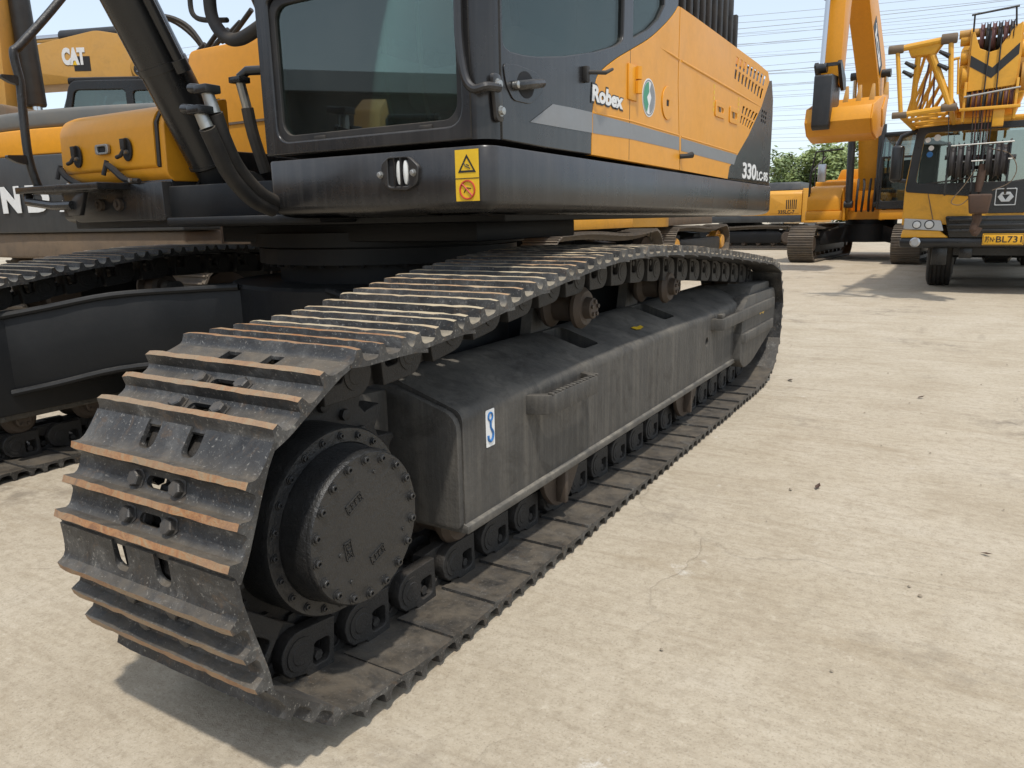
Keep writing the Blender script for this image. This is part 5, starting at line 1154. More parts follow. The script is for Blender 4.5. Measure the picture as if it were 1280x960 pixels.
# --- row of machines seen under the house of the big excavator
gen_excavator('excavator', 'dusty excavator with yellow lower skirt parked behind the big excavator', (-5.75, 10.9, 0), R(180), 'ochre_paint', skirt='yellow_paint', L=4.8, gauge=2.7, shoe=.6, rad=.47, dz=-.12, hw=1.5, boom=[(-.5,1.9,.25),(-1.3,3.3,.4),(-2.6,4.0,.4),(-5.2,3.4,.25)])
gen_excavator('excavator', 'brown dusty excavator whose tracks show between the parked machines', (-6.4, 18.2, 0), R(180), 'ochre_paint', skirt='dusty_brown', L=4.8, gauge=2.7, shoe=.6, rad=.46, dz=-.15, hw=1.5, hubmat='yellow_paint')

# --- neighbour with big white letters on its tail
def neighbour():
    cx, yr_ = -5.80, 2.02
    root, M = gen_excavator('excavator', 'black and orange excavator with large white letters across its tail beside the hand rail', (cx, yr_+2.95, 0), R(180), 'orange_paint', cwmat='dusty_black', skirt='dusty_brown', hoodmat='grey_green', L=4.9, gauge=2.7, shoe=.6, rad=.47, hw=1.55, yr=2.3, dz=-.16, tail_=False, boom=[(-.5,1.9,.25),(-1.3,3.3,.4),(-2.6,4.0,.4),(-5.2,3.4,.25)])
    # tail built up in layers: dusty foot, black middle with letters, orange band, grey top
    def tailplan(r, hw_=1.72):
        return [(hw_, yr_+.75)]+[(x, yr_+.55-.55*math.cos(x/hw_*1.35)**1.0+.0) for x in np.linspace(hw_-.02, -hw_+.02, 19)]+[(-hw_, yr_+.75)]
    def slab(nm, z0, z1, ins, mat, bev):
        mb = MB(); pl = [(cx+x*(1-ins/1.7), y+ins) for x, y in tailplan(0)]; mb.prism(pl, 'z', z0, z1); return mb.obj(nm, mat, root, bevel=bev, bseg=3)
    slab('tail_foot', .93, 1.135, .03, 'dusty_brown', .02)
    mid = slab('tail_block', 1.138, 1.745, .0, 'dusty_black', .012)
    slab('tail_band', 1.748, 1.945, .006, 'orange_paint', .012)
    slab('tail_top', 1.948, 2.09, .03, 'grey_green', .035)
    # seven letters, each set on the curve of the block
    word = 'HYUNDAI'; wid = [.30, .32, .31, .33, .32, .33, .10]; x = -.5*sum(wid)-.09
    for ch, w_ in zip(word, wid):
        xm = x+w_/2; t = [(a, yr_+.55-.55*math.cos(a/1.72*1.35)) for a in (xm-.1, xm+.1)]
        d = Vector((t[1][0]-t[0][0], t[1][1]-t[0][1], 0)).normalized(); nrm = Vector((d.y, -d.x, 0))
        y = yr_+.55-.55*math.cos(xm/1.72*1.35)
        p = Vector((cx+xm, y, 1.30))-d*(w_*.42)+nrm*.006
        lettering('letter', ch, p, d, (0, 0, 1), w_*.84 if ch != 'I' else .07, .215, 'white_print', mid, .06, 0, .004); x += w_+.03
    mb = MB(); mb.box((cx+1.20, yr_+.30, 1.15), (cx+1.35, yr_+.33, 1.20)); mb.obj('reflector', 'red_print', root)
neighbour()

# --- ochre excavator with a black board and white letters on its boom, boom stretched low over its cab
def cat():
    fwd = Vector((-.855, -.518, 0)); rz = math.atan2(fwd.x, -fwd.y)     # local -Y -> fwd
    root, M = gen_excavator('excavator', 'ochre excavator with boom stretched out low above its black cab behind the parked machines', (-8.85, 6.6, 0), math.atan2(-fwd.x, fwd.y)+math.pi, 'ochre_paint', L=4.6, gauge=2.5, shoe=.6, rad=.46, hw=1.4, dz=.05, boom=None, boomw=.25)
    FRAME.append(M)
    bm = [(.35, 2.0, .24), (-.10, 2.8, .36), (-.75, 3.45, .40), (-1.5, 3.60, .35), (-2.6, 3.46, .26), (-3.4, 3.36, .20)]
    mb = MB(); mb.prism(rounded(quad_bar(bm), .08, 3), 'x', -.28, .28); b = mb.obj('boom', 'ochre_paint', root, bevel=.012)
    MB().lathe([(-.34, .0), (-.34, .16), (-.30, .19), (.30, .19), (.34, .16), (.34, 0)], (0, -.85, 3.42), 'x', 22).obj('boom_boss', 'ochre_paint', b)
    for s in (-1, 1): cylinder(root, 'boom_cylinder', (-.9, 1.45), (-.80, 3.36), .09, s*.42, .45)
    cylinder(root, 'arm_cylinder', (-1.0, 3.98), (-3.2, 3.86), .10, 0, .52)
    mb = MB(); mb.prism(rounded(quad_bar([(-3.0, 3.95, .12), (-3.40, 3.33, .24), (-2.95, 2.3, .22), (-2.45, 1.3, .14)]), .06, 3), 'x', -.2, .2); mb.obj('arm', 'ochre_paint', root, bevel=.01)
    mb = MB(); mb.tube(smooth_path([(.1, -.9, 4.02), (.12, -.6, 4.16), (.1, -.2, 4.0), (.1, .1, 3.5)], 6), .035, 8); mb.obj('hose', 'rubber', root)
    mb = MB(); mb.tube(smooth_path([(-.1, -1.2, 4.0), (-.12, -.7, 4.2), (-.1, -.25, 3.95), (-.1, .1, 3.4)], 6), .035, 8); mb.obj('hose', 'rubber', root)
    # board: white letters with a yellow wedge, on a black and red ground
    q = Vector((.284, -1.55, 3.80)); d = Vector((0, 1, 0)); up = Vector((0, 0, 1))
    nb = MB().box((.281, -1.86, 3.40), (.284, -1.62, 3.60)).obj('name_board', 'black_print', root)
    lettering('lettering', 'CAT', Vector((.286, -2.02, 3.48)), d, up, .34, .24, 'white_print', nb, .07, 0, .002)
    mb = MB(); mb.add([(.2865, -1.88, 3.48), (.2865, -1.79, 3.48), (.2865, -1.835, 3.56)], [(0, 1, 2)]); mb.obj('name_wedge', 'decal_yellow', nb)
    FRAME.pop()
cat()
# --- another machine at the edge of the yard whose hanging arm shows above the lettered tail
def hanging():
    root, M = gen_excavator('excavator', 'brownish yellow excavator reaching in with its arm hanging straight down beside the ochre boom', (-12.22, 1.42, 0), R(112), 'ochre_paint', L=4.6, gauge=2.5, rad=.46, hw=1.4, boom=[(-.5,1.9,.25),(-1.2,3.3,.4),(-2.4,4.4,.4),(-4.55,4.9,.22)], boomw=.25)
    FRAME.append(M)
    mb = MB(); mb.prism(rounded(quad_bar([(-4.30, 5.4, .14), (-4.62, 4.9, .30), (-4.70, 3.6, .26), (-4.72, 2.3, .15)]), .06, 3), 'x', -.22, .22); mb.obj('arm', 'ochre_paint', root, bevel=.01)
    cylinder(root, 'bucket_cylinder', (-5.0, 4.6), (-5.05, 2.2), .10, 0, .9)
    mb = MB(); mb.prism(rounded([(-5.1, 2.4), (-4.6, 2.4), (-4.4, 1.9), (-4.7, 1.3), (-5.2, 1.5)], .05), 'x', -.5, .5); mb.obj('bucket', 'dusty_brown', root, bevel=.02)
    FRAME.pop()
hanging()

# ------------------------------------------------------------------ truck crane
def crane():
    CX = 1.52; YB = 11.3
    root = thing('truck_crane', 'yellow truck crane with lattice jib and rusty hook block hanging before its windscreen', 'truck crane', (CX, YB+4, 0))
    x0, x1 = CX-1.27, CX+1.27
    P = lambda px, py, y=YB: at(px, py, 'y', y)
    # cab front: outline in (x,z); windscreen, yellow lower panel, grille, bumper
    zt = 2.36; zw0 = 1.50; zy = 1.42
    body = rounded([(x0, .98), (x1, .98), (x1, 1.55), (x1-.10, zt), (x1-.25, zt+.06), (x0+.25, zt+.06), (x0+.10, zt), (x0, 1.55)], [.02, .02, .1, .1, .1, .1, .1, .1])
    win = rounded([(x0+.13, 1.56), (x1-.13, 1.56), (x1-.20, zt-.10), (x0+.20, zt-.10)], .07)
    cab = plate('cab', body, [win], 'y', YB, YB+.10, 'crane_yellow', root, .02)
    mb = MB(); mb.prism(body, 'y', YB+.101, YB+1.7, cap=False); mb.obj('cab_side', 'crane_yellow', cab)
    mb = MB(); mb.box((x0+.1, YB+1.6, .98), (x1-.1, YB+1.68, zt)); mb.obj('cab_back', 'inside_dark', cab)
    plate('window_surround', rounded([(x0+.005, 1.45), (CX-.35, 1.36), (CX-.22, 1.13), (CX+.22, 1.13), (CX+.35, 1.36), (x1-.005, 1.45), (x1-.095, zt-.01), (x0+.095, zt-.01)], [.05, .04, .03, .03, .04, .05, .08, .08]), [win], 'y', YB-.012, YB+.004, 'gloss_black', cab, .006)
    plate('windscreen', win, [], 'y', YB+.03, YB+.036, 'crane_glass', cab, 0)
    mb = MB(); mb.box((x0+.05, YB-.02, zt+.0), (x1-.05, YB+.5, zt+.07)); mb.obj('roof_brow', 'crane_yellow', cab, bevel=.03)
    # interior: two seats, pillar
    for xs in (x0+.55, x1-.55):
        mb = MB(); mb.box((xs-.25, YB+.7, 1.1), (xs+.25, YB+1.15, 1.5)); mb.box((xs-.24, YB+1.1, 1.45), (xs+.24, YB+1.25, 2.1)); mb.obj('seat', 'seat_cloth', cab, bevel=.05)
    mb = MB(); mb.tube([(x0+.60+.18*math.cos(t), YB+.42+.06*math.sin(t), 1.62+.17*math.sin(t)) for t in np.linspace(0, 6.283, 21)], .014, 6); mb.obj('steering_wheel', 'rubber', cab)
    for (a, b) in ((x0+.25, CX-.25), (CX+.05, x1-.5)):
        mb = MB(); mb.tube([(a, YB+.01, 1.555), ((a+b)/2, YB-.02, 1.60), (b, YB+.0, 1.66)], .012, 6); mb.obj('wiper', 'rubber', cab)
    # stickers inside the glass
    for (px, py, r, m) in ((1160, 175, .035, 'white_print'), (1172, 172, .045, 'lamp_white'), (1164, 185, .035, 'white_print'), (1162, 193, .04, 'blue_print')):
        q = P(px, py); mb = MB(); mb.lathe([(0, r), (-.003, r), (-.003, 0)], (q.x, YB+.029, q.z), 'y', 18); mb.obj('sticker', m, cab)
    # lower yellow corner panels, crease
    mb = MB(); mb.tube([(x0+.30, YB-.004, 1.44), (x0+.40, YB-.004, 1.05)], .006, 6); mb.obj('panel_seam', 'dusty_brown', cab)
    # headlamps
    for s in (1, -1):
        X = lambda v: CX+(v-CX)*s
        hl = [(X(x0+.03), 1.075), (X(x0+.50), 1.045), (X(x0+.55), .89), (X(x0+.03), .925)]
        if s < 0: hl = hl[::-1]
        h = plate('headlamp', rounded(hl, .02), [], 'y', YB-.03, YB+.02, 'silver', root, .008)
        for xx, r in ((.20, .05), (.36, .055)):
            MB().lathe([(-.030, r), (-.040, r*.9), (-.046, r*.5), (-.047, 0)], (X(x0+xx), YB, .985), 'y', 20).obj('lens', 'lamp_white', h)
            MB().lathe([(-.031, r*1.2), (-.036, r*1.15), (-.036, r*.98)], (X(x0+xx), YB, .985), 'y', 20).obj('lamp_ring', 'hub_black', h)
        fg = MB().lathe([(0, .07), (-.03, .07), (-.045, .05), (-.045, 0)], (X(x0+.20), YB-.05, .735), 'y', 20).obj('fog_lamp', 'silver', root)
        mb = MB(); mb.hexa([(X(x0), YB-.06, .80), (X(x0+.62), YB-.06, .80), (X(x0+.62), YB+.1, .80), (X(x0), YB+.1, .80), (X(x0+.02), YB-.04, .915), (X(x0+.50), YB-.04, .895), (X(x0+.5), YB+.1, .895), (X(x0+.02), YB+.1, .915)]); mb.obj('bumper_corner', 'crane_yellow', root, bevel=.02)
    mb = MB(); mb.box((x0-.01, YB-.05, .66), (x1+.01, YB+.3, .80)); bp = mb.obj('bumper', 'gloss_black', root, bevel=.04)
    mb = MB(); mb.prism(rounded([(x0+.55, 1.10), (x1-.55, 1.10), (x1-.62, .80), (x0+.62, .80)], .03), 'y', YB-.055, YB+.02); gr = mb.obj('grille', 'gloss_black', root, bevel=.01)
    for k in range(3):
        mb = MB(); z = 1.05-k*.075; mb.box((x0+.60, YB-.085, z-.02), (x1-.60, YB-.05, z+.015)); mb.obj('slat', 'hub_black', gr, bevel=.008)
    # badge: silver frame and split hexagon
    q = P(1257, 246); bd = plate('badge', rrect(q.x-.125, q.z-.115, q.x+.125, q.z+.115, .012), [rrect(q.x-.112, q.z-.102, q.x+.112, q.z+.102, .01)], 'y', YB-.022, YB-.014, 'silver', root, .002)
    h6 = [(q.x+.095*math.cos(R(a)), q.z+.075*math.sin(R(a))) for a in (0, 60, 120, 180, 240, 300)]
    plate('badge_emblem', h6, [[(q.x-.045, q.z+.030), (q.x+.045, q.z+.030), (q.x, q.z-.042)]], 'y', YB-.026, YB-.014, 'silver', bd, .003)
    # number plate
    a, b = P(1227, 307, YB-.07), P(1281, 292, YB-.07)
    npz0, npz1 = a.z+.008, a.z+.165; npx0 = a.x; npx1 = a.x+.485
    mb = MB(); mb.box((npx0, YB-.075, npz0), (npx1, YB-.066, npz1)); npl = mb.obj('number_plate', 'plate_yellow', root, bevel=.003)
    plate('plate_rim', rrect(npx0+.008, npz0+.008, npx1-.008, npz1-.008, .012), [rrect(npx0+.013, npz0+.013, npx1-.013, npz1-.013, .01)], 'y', YB-.0765, YB-.0752, 'black_print', npl, 0)
    lettering('plate_text', '苏N', (npx0+.028, YB-.0762, npz0+.035), (1,0,0), (0,0,1), .105, npz1-npz0-.07, 'black_print', npl, .012)
    MB().lathe([(0, .007), (-.001, .007), (-.001, 0)], (npx0+.145, YB-.0755, (npz0+npz1)/2), 'y', 10).obj('plate_dot', 'black_print', npl)
    lettering('plate_text', 'BL731', (npx0+.162, YB-.0762, npz0+.035), (1,0,0), (0,0,1), .300, npz1-npz0-.07, 'black_print', npl, .012)
    # wheels
    for s, y in ((-1, 12.75), (1, 12.75), (-1, 14.2), (1, 14.2), (-1, 18.2), (1, 18.2), (-1, 19.6), (1, 19.6)):
        xx = .757 if s < 0 else 2*CX-.757
        pr = [(-.17, .30), (-.175, .45), (-.15, .52)]
        for k in range(5):
            u = -.135+k*.060; pr += [(u, .535), (u+.042, .535), (u+.045, .522), (u+.057, .522)]
        pr += [(.15, .52), (.175, .45), (.17, .30)]
        t = MB().lathe([(a_, r) for a_, r in pr], (xx, y, .535), 'x', 40).obj('wheel', 'rubber', root)
        MB().lathe([(-.10, .0), (-.10, .22), (-.15, .30), (.15, .30), (.10, .22), (.10, 0)], (xx, y, .535), 'x', 28).obj('rim', 'silver', t)
    mb = MB(); mb.box((x0+.2, 12.0, .62), (x1-.2, 21.0, .95)); mb.obj('chassis', 'gloss_black', root, bevel=.02)
    mb = MB(); mb.box((x0+.45, 12.3, .50), (x1-.45, 13.2, .64)); mb.lathe([(-.9, .09), (-.2, .09), (-.15, .17), (.15, .17), (.2, .09), (.9, .09)], (CX, 12.75, .53), 'x', 14); mb.obj('axle', 'gloss_black', root)
    mb = MB(); mb.box((x0+.1, 13.1, 1.0), (x1-.1, 21.0, 1.30)); mb.obj('carrier_deck', 'crane_yellow', root, bevel=.02)
    for s in (-1, 1):
        MB().box((CX+s*.75-.1, YB+.12, .40), (CX+s*.75+.1, YB+.18, .70)).obj('tow_bracket', 'gloss_black', root, bevel=.01); MB().box((CX+s*.42-.08, YB+.1, .50), (CX+s*.42+.08, YB+.14, .66)).obj('tow_bracket', 'gloss_black', root, bevel=.01)
    mb = MB(); mb.box((CX+.3, 16.2, 1.3), (CX+1.2, 17.9, 2.6)); sc = mb.obj('crane_cab', 'crane_yellow', root, bevel=.08); mb = MB(); mb.box((CX+.38, 16.19, 1.7), (CX+1.12, 16.199, 2.5)); mb.obj('window_pane', 'far_glass', sc)
    mb = MB(); mb.box((CX-1.1, 16.6, 1.3), (CX+.28, 20.2, 2.1)); mb.obj('slewing_platform', 'crane_yellow', root, bevel=.03)
    # mirrors
    for s in (1, -1):
        X = lambda v: CX+(v-CX)*s
        mb = MB(); mb.box((X(.03), YB-.02, 1.60), (X(.20), YB+.10, 2.12)); m = mb.obj('mirror', 'gloss_black', root, bevel=.05, bseg=3)
        mb = MB(); mb.tube([(X(.10), YB+.05, 2.10), (X(.15), YB+.06, 2.24), (X(.36), YB+.08, 2.32)], .035, 8); mb.obj('mirror_arm', 'gloss_black', m); mb = MB(); mb.tube([(X(.15), YB+.05, 1.62), (X(.30), YB+.05, 1.60)], .03, 8); mb.obj('mirror_arm', 'gloss_black', m)
    # boom lying forward over the cab: nested sections with a head of sheaves
    BX = 1.20; YH = 9.9
    mb = MB(); mb.prism(rounded([(BX-.34, 2.62), (BX+.34, 2.62), (BX+.40, 2.75), (BX+.40, 3.20), (BX+.34, 3.32), (BX-.34, 3.32), (BX-.40, 3.20), (BX-.40, 2.75)], .03), 'y', YH+.75, 19.5); mb.obj('boom', 'crane_yellow', root, bevel=.01)
    mb = MB(); mb.prism(rounded([(BX-.27, 2.70), (BX+.27, 2.70), (BX+.31, 2.8), (BX+.31, 3.15), (BX+.27, 3.24), (BX-.27, 3.24), (BX-.31, 3.15), (BX-.31, 2.8)], .03), 'y', YH+.3, YH+.76); mb.obj('boom_section', 'ochre_paint', root, bevel=.01)
    # boom head: two horned cheeks, front plate with chevron, top sheave axle
    z = lambda py: P(1245, py, YH).z
    xl, xr = P(1212, 80, YH).x, P(1273, 80, YH).x; xm = (xl+xr)/2
    hd = plate('boom_head', [(xl, z(112)), (xr, z(108)), (xr, z(30)), (xr-.09, z(38)), (xm+.03, z(62)), (xm-.05, z(64)), (xl+.09, z(58)), (xl+.02, z(36)), (xl, z(38))], [], 'y', YH, YH+.03, 'crane_yellow', root, .006)
    for xx in (xl-.02, xr-.01): 
        mb = MB(); mb.prism(rounded([(YH+.031, z(112)), (YH+.5, z(112)), (YH+.6, z(70)), (YH+.45, z(30)), (YH+.031, z(30))], .06), 'x', xx, xx+.03); mb.obj('head_cheek', 'crane_yellow', hd)
    chev = [(xl+.005, z(66)), (xm-.01, z(84)), (xr-.005, z(56)), (xr-.005, z(70)), (xm-.01, z(97)), (xl+.005, z(80))]
    plate('chevron', chev[::-1], [], 'y', YH-.003, YH-.0005, 'black_print', hd, 0)
    mb = MB(); mb.lathe([(xl-.14, .05), (xr+.2, .05)], (0, YH+.12, z(36)), 'x', 16); mb.obj('sheave_axle', 'ochre_paint', hd)
    for k in range(6):
        xx = xl+.10+k*(xr-xl-.2)/5; mb = MB(); mb.lathe([(-.022, .06), (-.022, .17), (-.006, .145), (.006, .145), (.022, .17), (.022, .06)], (xx, YH+.15, z(42)), 'x', 24); mb.obj('sheave', 'rope_dark' if k % 2 else 'rope_red', hd)
    mb = MB(); mb.tube([P(1215, 19, YH-.05), P(1275, 7, YH-.05)], .012, 8); mb.tube([P(1219, 18, YH-.05), P(1217, 40, YH)], .010, 8); mb.tube([P(1271, 8, YH-.05), P(1271, 32, YH)], .010, 8); mb.obj('rope_guard', 'hub_black', hd)
    # lower frame with second row of sheaves
    for k in range(9):
        xx = xl+.03+k*(xr-xl-.06)/8; mb = MB(); mb.lathe([(-.02, .05), (-.02, .13), (-.006, .11), (.006, .11), (.02, .13), (.02, .05)], (xx, YH+.10, z(122)), 'x', 22); mb.obj('sheave', 'rope_red' if k % 3 else 'rope_dark', hd)
    for xx in (xl-.03, xr+.0):
        mb = MB(); mb.box((xx, YH-.06, z(150)), (xx+.03, YH+.2, z(100))); mb.obj('lower_cheek', 'crane_yellow', hd, bevel=.006)
    mb = MB(); mb.box((xl-.06, YH-.10, z(137)), (xr+.07, YH-.05, z(133))); mb.obj('guard_bar', 'crane_yellow', hd, bevel=.006)
    mb = MB(); mb.tube([(xl-.02, YH-.07, z(119)), (xr+.05, YH-.07, z(112))], .012, 8); mb.obj('guard_bar', 'zinc', hd)
    mb = MB(); mb.box((xl+.30, YH-.06, z(158)), (xl+.42, YH+.1, z(134))); mb.obj('lower_cheek', 'crane_yellow', hd, bevel=.006)
    # side drums beside the head (folded parts of the boom end)
    for (px, py, r, m) in ((1208, 50, .07, 'crane_yellow'), (1208, 72, .09, 'crane_yellow'), (1209, 97, .13, 'crane_yellow'), (1278, 60, .10, 'crane_yellow'), (1283, 95, .16, 'ochre_paint')):
        q = P(px, py, YH+.15); mb = MB(); mb.lathe([(-.06, r*.4), (-.06, r), (.06, r), (.06, r*.4)], q, 'x', 24); mb.obj('side_roller', m, hd, bevel=.01)
    # ropes down to the hook block
    hk = thing('hook_block', 'rusty dark hook block with sheaves and steel hook hanging from crane ropes', 'hook block', (P(1222, 240, YH+.12).x, YH+.12, P(1222, 240, YH+.12).z))
    for k in range(7):
        xx = xm-.16+k*.035; a = Vector((xx, YH+.03, z(130))); b = Vector((xm-.14+k*.03, YH+.05, z(200)))
        MB().tube([a, b], .0065, 6).obj('rope', 'rope_red' if k % 2 else 'rope_dark', hk)
    for dx in (-.06, .05):
        MB().tube([Vector((xm+dx, YH-.02, z(38))), Vector((xm+dx*1.2, YH-.03, z(152)))], .009, 6).obj('rope', 'hub_black', root)
    q = P(1222, 200, YH+.05)
    for k, dx in enumerate((-.27, -.19, -.10, .12, .21, .28)):
        mb = MB(); r = .235 if k in (1, 4) else .21; mb.lathe([(-.034, .05), (-.034, r), (-.012, r-.035), (.012, r-.035), (.034, r), (.034, .05)], (q.x+dx, YH+.12, q.z), 'x', 28); mb.obj('sheave', 'rope_dark', hk)
    for dx in (-.32, -.04, .05, .33):
        mb = MB(); mb.prism(rounded([(YH-.02, q.z-.42), (YH+.22, q.z-.42), (YH+.26, q.z+.2), (YH-.02, q.z+.24)], .05), 'x', q.x+dx-.009, q.x+dx+.009); mb.obj('side_plate', 'hub_black', hk)
    mb = MB(); mb.tube([(q.x-.36, YH+.10, q.z+.05), (q.x+.40, YH+.10, q.z+.02)], .03, 10); mb.obj('sheave_pin', 'hub_black', hk)
    for zz in (.18, -.02): mb = MB(); mb.tube([(q.x-.30, YH-.03, q.z+zz), (q.x+.36, YH-.03, q.z+zz+.015)], .009, 6); mb.obj('rope_guard', 'zinc', hk)
    t = P(1229, 205, YH); u = P(1222, 240, YH)
    mb = MB(); mb.tube([t, P(1226, 222, YH), u], [.045, .05, .035], 12); mb.obj('shank', 'rust_dark', hk)
    b0, b1 = P(1210, 243, YH), P(1238, 267, YH)
    mb = MB(); mb.hexa([(b0.x+.03, YH-.10, b1.z), (b1.x-.03, YH-.10, b1.z), (b1.x-.03, YH+.12, b1.z), (b0.x+.03, YH+.12, b1.z), (b0.x, YH-.12, b0.z), (b1.x, YH-.12, b0.z), (b1.x, YH+.14, b0.z), (b0.x, YH+.14, b0.z)]); mb.obj('weight_block', 'rust_dark', hk, bevel=.025, bseg=3)
    c = P(1221, 267, YH)
    mb = MB(); mb.tube(smooth_path([c, P(1221, 275, YH), P(1217, 286, YH), P(1219, 292, YH), P(1224, 284, YH)], 5), [.055]*6+[.05]*6+[.04]*9, 10); mb.obj('hook', 'rust_dark', hk)
    mb = MB(); mb.tube(smooth_path([P(1240, 186, YH-.06), P(1262, 192, YH-.06), P(1271, 210, YH-.06), P(1262, 228, YH-.06), P(1240, 238, YH-.06)], 6), .006, 6); mb.obj('loose_wire', 'dusty_brown', hk)
    mb = MB(); mb.tube(smooth_path([P(1219, 212, YH-.06), P(1205, 232, YH-.06), P(1189, 252, YH-.06), P(1200, 256, YH-.06), P(1212, 247, YH-.06)], 6), .006, 6); mb.obj('loose_wire', 'dusty_brown', hk)
    # lattice jib folded beside the boom
    yj0 = 9.6
    J = thing('lattice_jib', 'yellow tubular lattice jib section folded alongside the crane boom above the cab', 'crane jib', (P(1155, 140, yj0).x, yj0, P(1155, 150, yj0).z))
    TL, TR, BL, BR = P(1122, 62, yj0), P(1189, 48, yj0), P(1126, 144, yj0), P(1188, 134, yj0)
    far = Vector((.75, 4.2, .0)); cw_ = Vector((.05, 0, 0))
    mid = TL.lerp(TR, .55); apex = P(1160, 78, yj0+.1)
    def bar(a, b, r=.028, nm='tube'): MB().tube([a, b], r, 10).obj(nm, 'crane_yellow', J)
    bar(TL, TR, .036); bar(TL, BL, .026); bar(TR, BR+Vector((0, 0, .03)), .030); bar(BL, BR, .034)
    mb = MB(); mb.hexa([mid+Vector((-.16, 0, -.13)), mid+Vector((.10, 0, -.13)), mid+Vector((.10, .16, -.13)), mid+Vector((-.16, .16, -.13)), mid+Vector((-.22, -.02, .02)), mid+Vector((.22, -.02, .06)), mid+Vector((.22, .18, .06)), mid+Vector((-.22, .18, .02))]); mb.obj('gusset', 'crane_yellow', J, bevel=.02)
    for q, r in ((TL, .05), (TR, .06), (BL, .04), (BR, .045)):
        mb = MB(); mb.lathe([(-.10, r), (.06, r), (.07, r*.8), (.07, 0)], q, 'x', 16); mb.obj('end_roller', 'dusty_brown', J, bevel=.008)
    low1, low2 = P(1140, 141, yj0+.3), P(1182, 150, yj0+1.2)
    bar(mid+Vector((-.08, .05, -.12)), low1, .034); bar(mid+Vector((.06, .05, -.10)), BR, .040)
    # chords running back along the boom, with lacing bars
    c0 = [mid+Vector((0, .1, -.08)), BL+Vector((0, .05, 0)), BR+Vector((0, .05, 0))]
    far = [Vector((.80, 14.0, 2.72)), Vector((.36, 14.0, 2.34)), Vector((.80, 14.0, 2.34))]
    for a, b in zip(c0, far): bar(a, b, .034, 'chord')
    n = 8
    for i in range(n):
        t0, t1 = i/n, (i+1)/n
        for (u, v) in ((0, 1), (0, 2), (1, 2)):
            a, b = c0[u].lerp(far[u], t0), c0[v].lerp(far[v], t1); bar(a, b, .018, 'lacing')
            if i: bar(c0[u].lerp(far[u], t0), c0[v].lerp(far[v], t0), .016, 'lacing')
    mb = MB(); a = P(1163, 80, yj0+.4); 
    for k in range(3): MB().tube([P(1163+k*3, 72, yj0+.3), P(1150+k*8, 136, yj0+.8)], .011, 8).obj('pendant', 'rope_red' if k != 1 else 'crane_yellow', J)
    for (px, py) in ((1137, 82), (1134, 93), (1180, 68), (1178, 84)):
        a = P(px, py, yj0); mb = MB(); mb.tube([a+Vector((-.05, 0, .04)), a+Vector((.06, -.02, -.03))], [.02, .03], 10); mb.obj('lock_pin', 'hub_black', J)
    q0, q1 = P(1187, 76, yj0+.2), P(1200, 72, yj0+.2); bar(q0, q1, .016, 'bracket'); bar(P(1198, 74, yj0+.2), P(1197, 118, yj0+.2), .012, 'bracket')
    mb = MB(); mb.tube([P(1186, 140, yj0), P(1185, 190, yj0)], .005, 5); mb.lathe([(-.06, .012), (.06, .022)], P(1185, 190, yj0), 'z', 8); mb.obj('pendant_switch', 'hub_black', J)
crane()

# ------------------------------------------------------------------ trees behind the yard
def leaf_card():
    me = bpy.data.meshes.new('leaf'); return me
def tree(label, base, h, cr, seed, dark=.4):
    rnd = random.Random(seed); root = thing('tree', label, 'tree', base, 0, 'trees behind the yard')
    FRAME.append(Matrix.Translation(base))
    mb = MB(); top = Vector((rnd.uniform(-.3, .3), rnd.uniform(-.3, .3), h*.62)); limbs = []
    mb.tube([(0, 0, 0), (.03, .02, h*.2), (top.x*.5, top.y*.5, h*.42), top], [.16*h/6, .13*h/6, .10*h/6, .04*h/6], 8)
    for k in range(13):
        t = rnd.uniform(.28, .95); a = rnd.uniform(0, 6.28); p = Vector((top.x*t, top.y*t, h*.62*t)); L_ = cr*rnd.uniform(.6, 1.05)
        e = p+Vector((math.cos(a)*L_, math.sin(a)*L_, rnd.uniform(.15, .55)*cr+ .1*h)); limbs.append((p, e))
        mb.tube([p, p.lerp(e, .5)+Vector((0, 0, .08*h*.2)), e], [.045*h/6, .03*h/6, .01], 6)
    mb.obj('trunk', 'bark', root)
    for mi, mat in ((0, 'leaf_light'), (1, 'leaf_dark')):
        vs = []; fs = []
        for (p, e) in limbs:
            for c in range(7):
                t = rnd.uniform(.35, 1.1); q = p.lerp(e, t)+Vector((rnd.gauss(0, .16), rnd.gauss(0, .16), rnd.gauss(.05, .13)))*cr
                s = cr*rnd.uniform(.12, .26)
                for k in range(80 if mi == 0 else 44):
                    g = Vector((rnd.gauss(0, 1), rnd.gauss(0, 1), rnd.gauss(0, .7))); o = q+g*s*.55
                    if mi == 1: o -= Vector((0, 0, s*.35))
                    u = Vector((rnd.gauss(0, 1), rnd.gauss(0, 1), rnd.gauss(0, .6))).normalized(); v = u.orthogonal().normalized(); l = rnd.uniform(.08, .15)*h/5
                    n = len(vs); vs += [o-u*l, o+v*l*.45, o+u*l, o-v*l*.45]; fs.append((n, n+1, n+2, n+3))
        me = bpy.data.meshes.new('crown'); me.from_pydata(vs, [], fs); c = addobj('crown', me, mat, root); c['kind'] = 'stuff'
    FRAME.pop()
for k, (px, d, h, cr, lab) in enumerate([(1022, 36, 4.4, 2.0, 'tall leafy green tree standing behind the raised boom and side-on excavator'),
                                          (1052, 37, 4.7, 2.0, 'bushy pale green tree beside the boom cylinder of the excavator with raised bucket'),
                                          (990, 40, 3.3, 1.7, 'low round green tree rising over the black hood of the numbered excavator'),
                                          (1082, 40, 3.9, 1.6, 'green tree mostly hidden behind the raised boom'),
                                          (970, 46, 2.9, 1.7, 'small green tree next to the big excavator tail above the yellow body')]):
    p = at(px, 262, 'y', d); tree(lab, (p.x, d, 0), h, cr, 40+k)
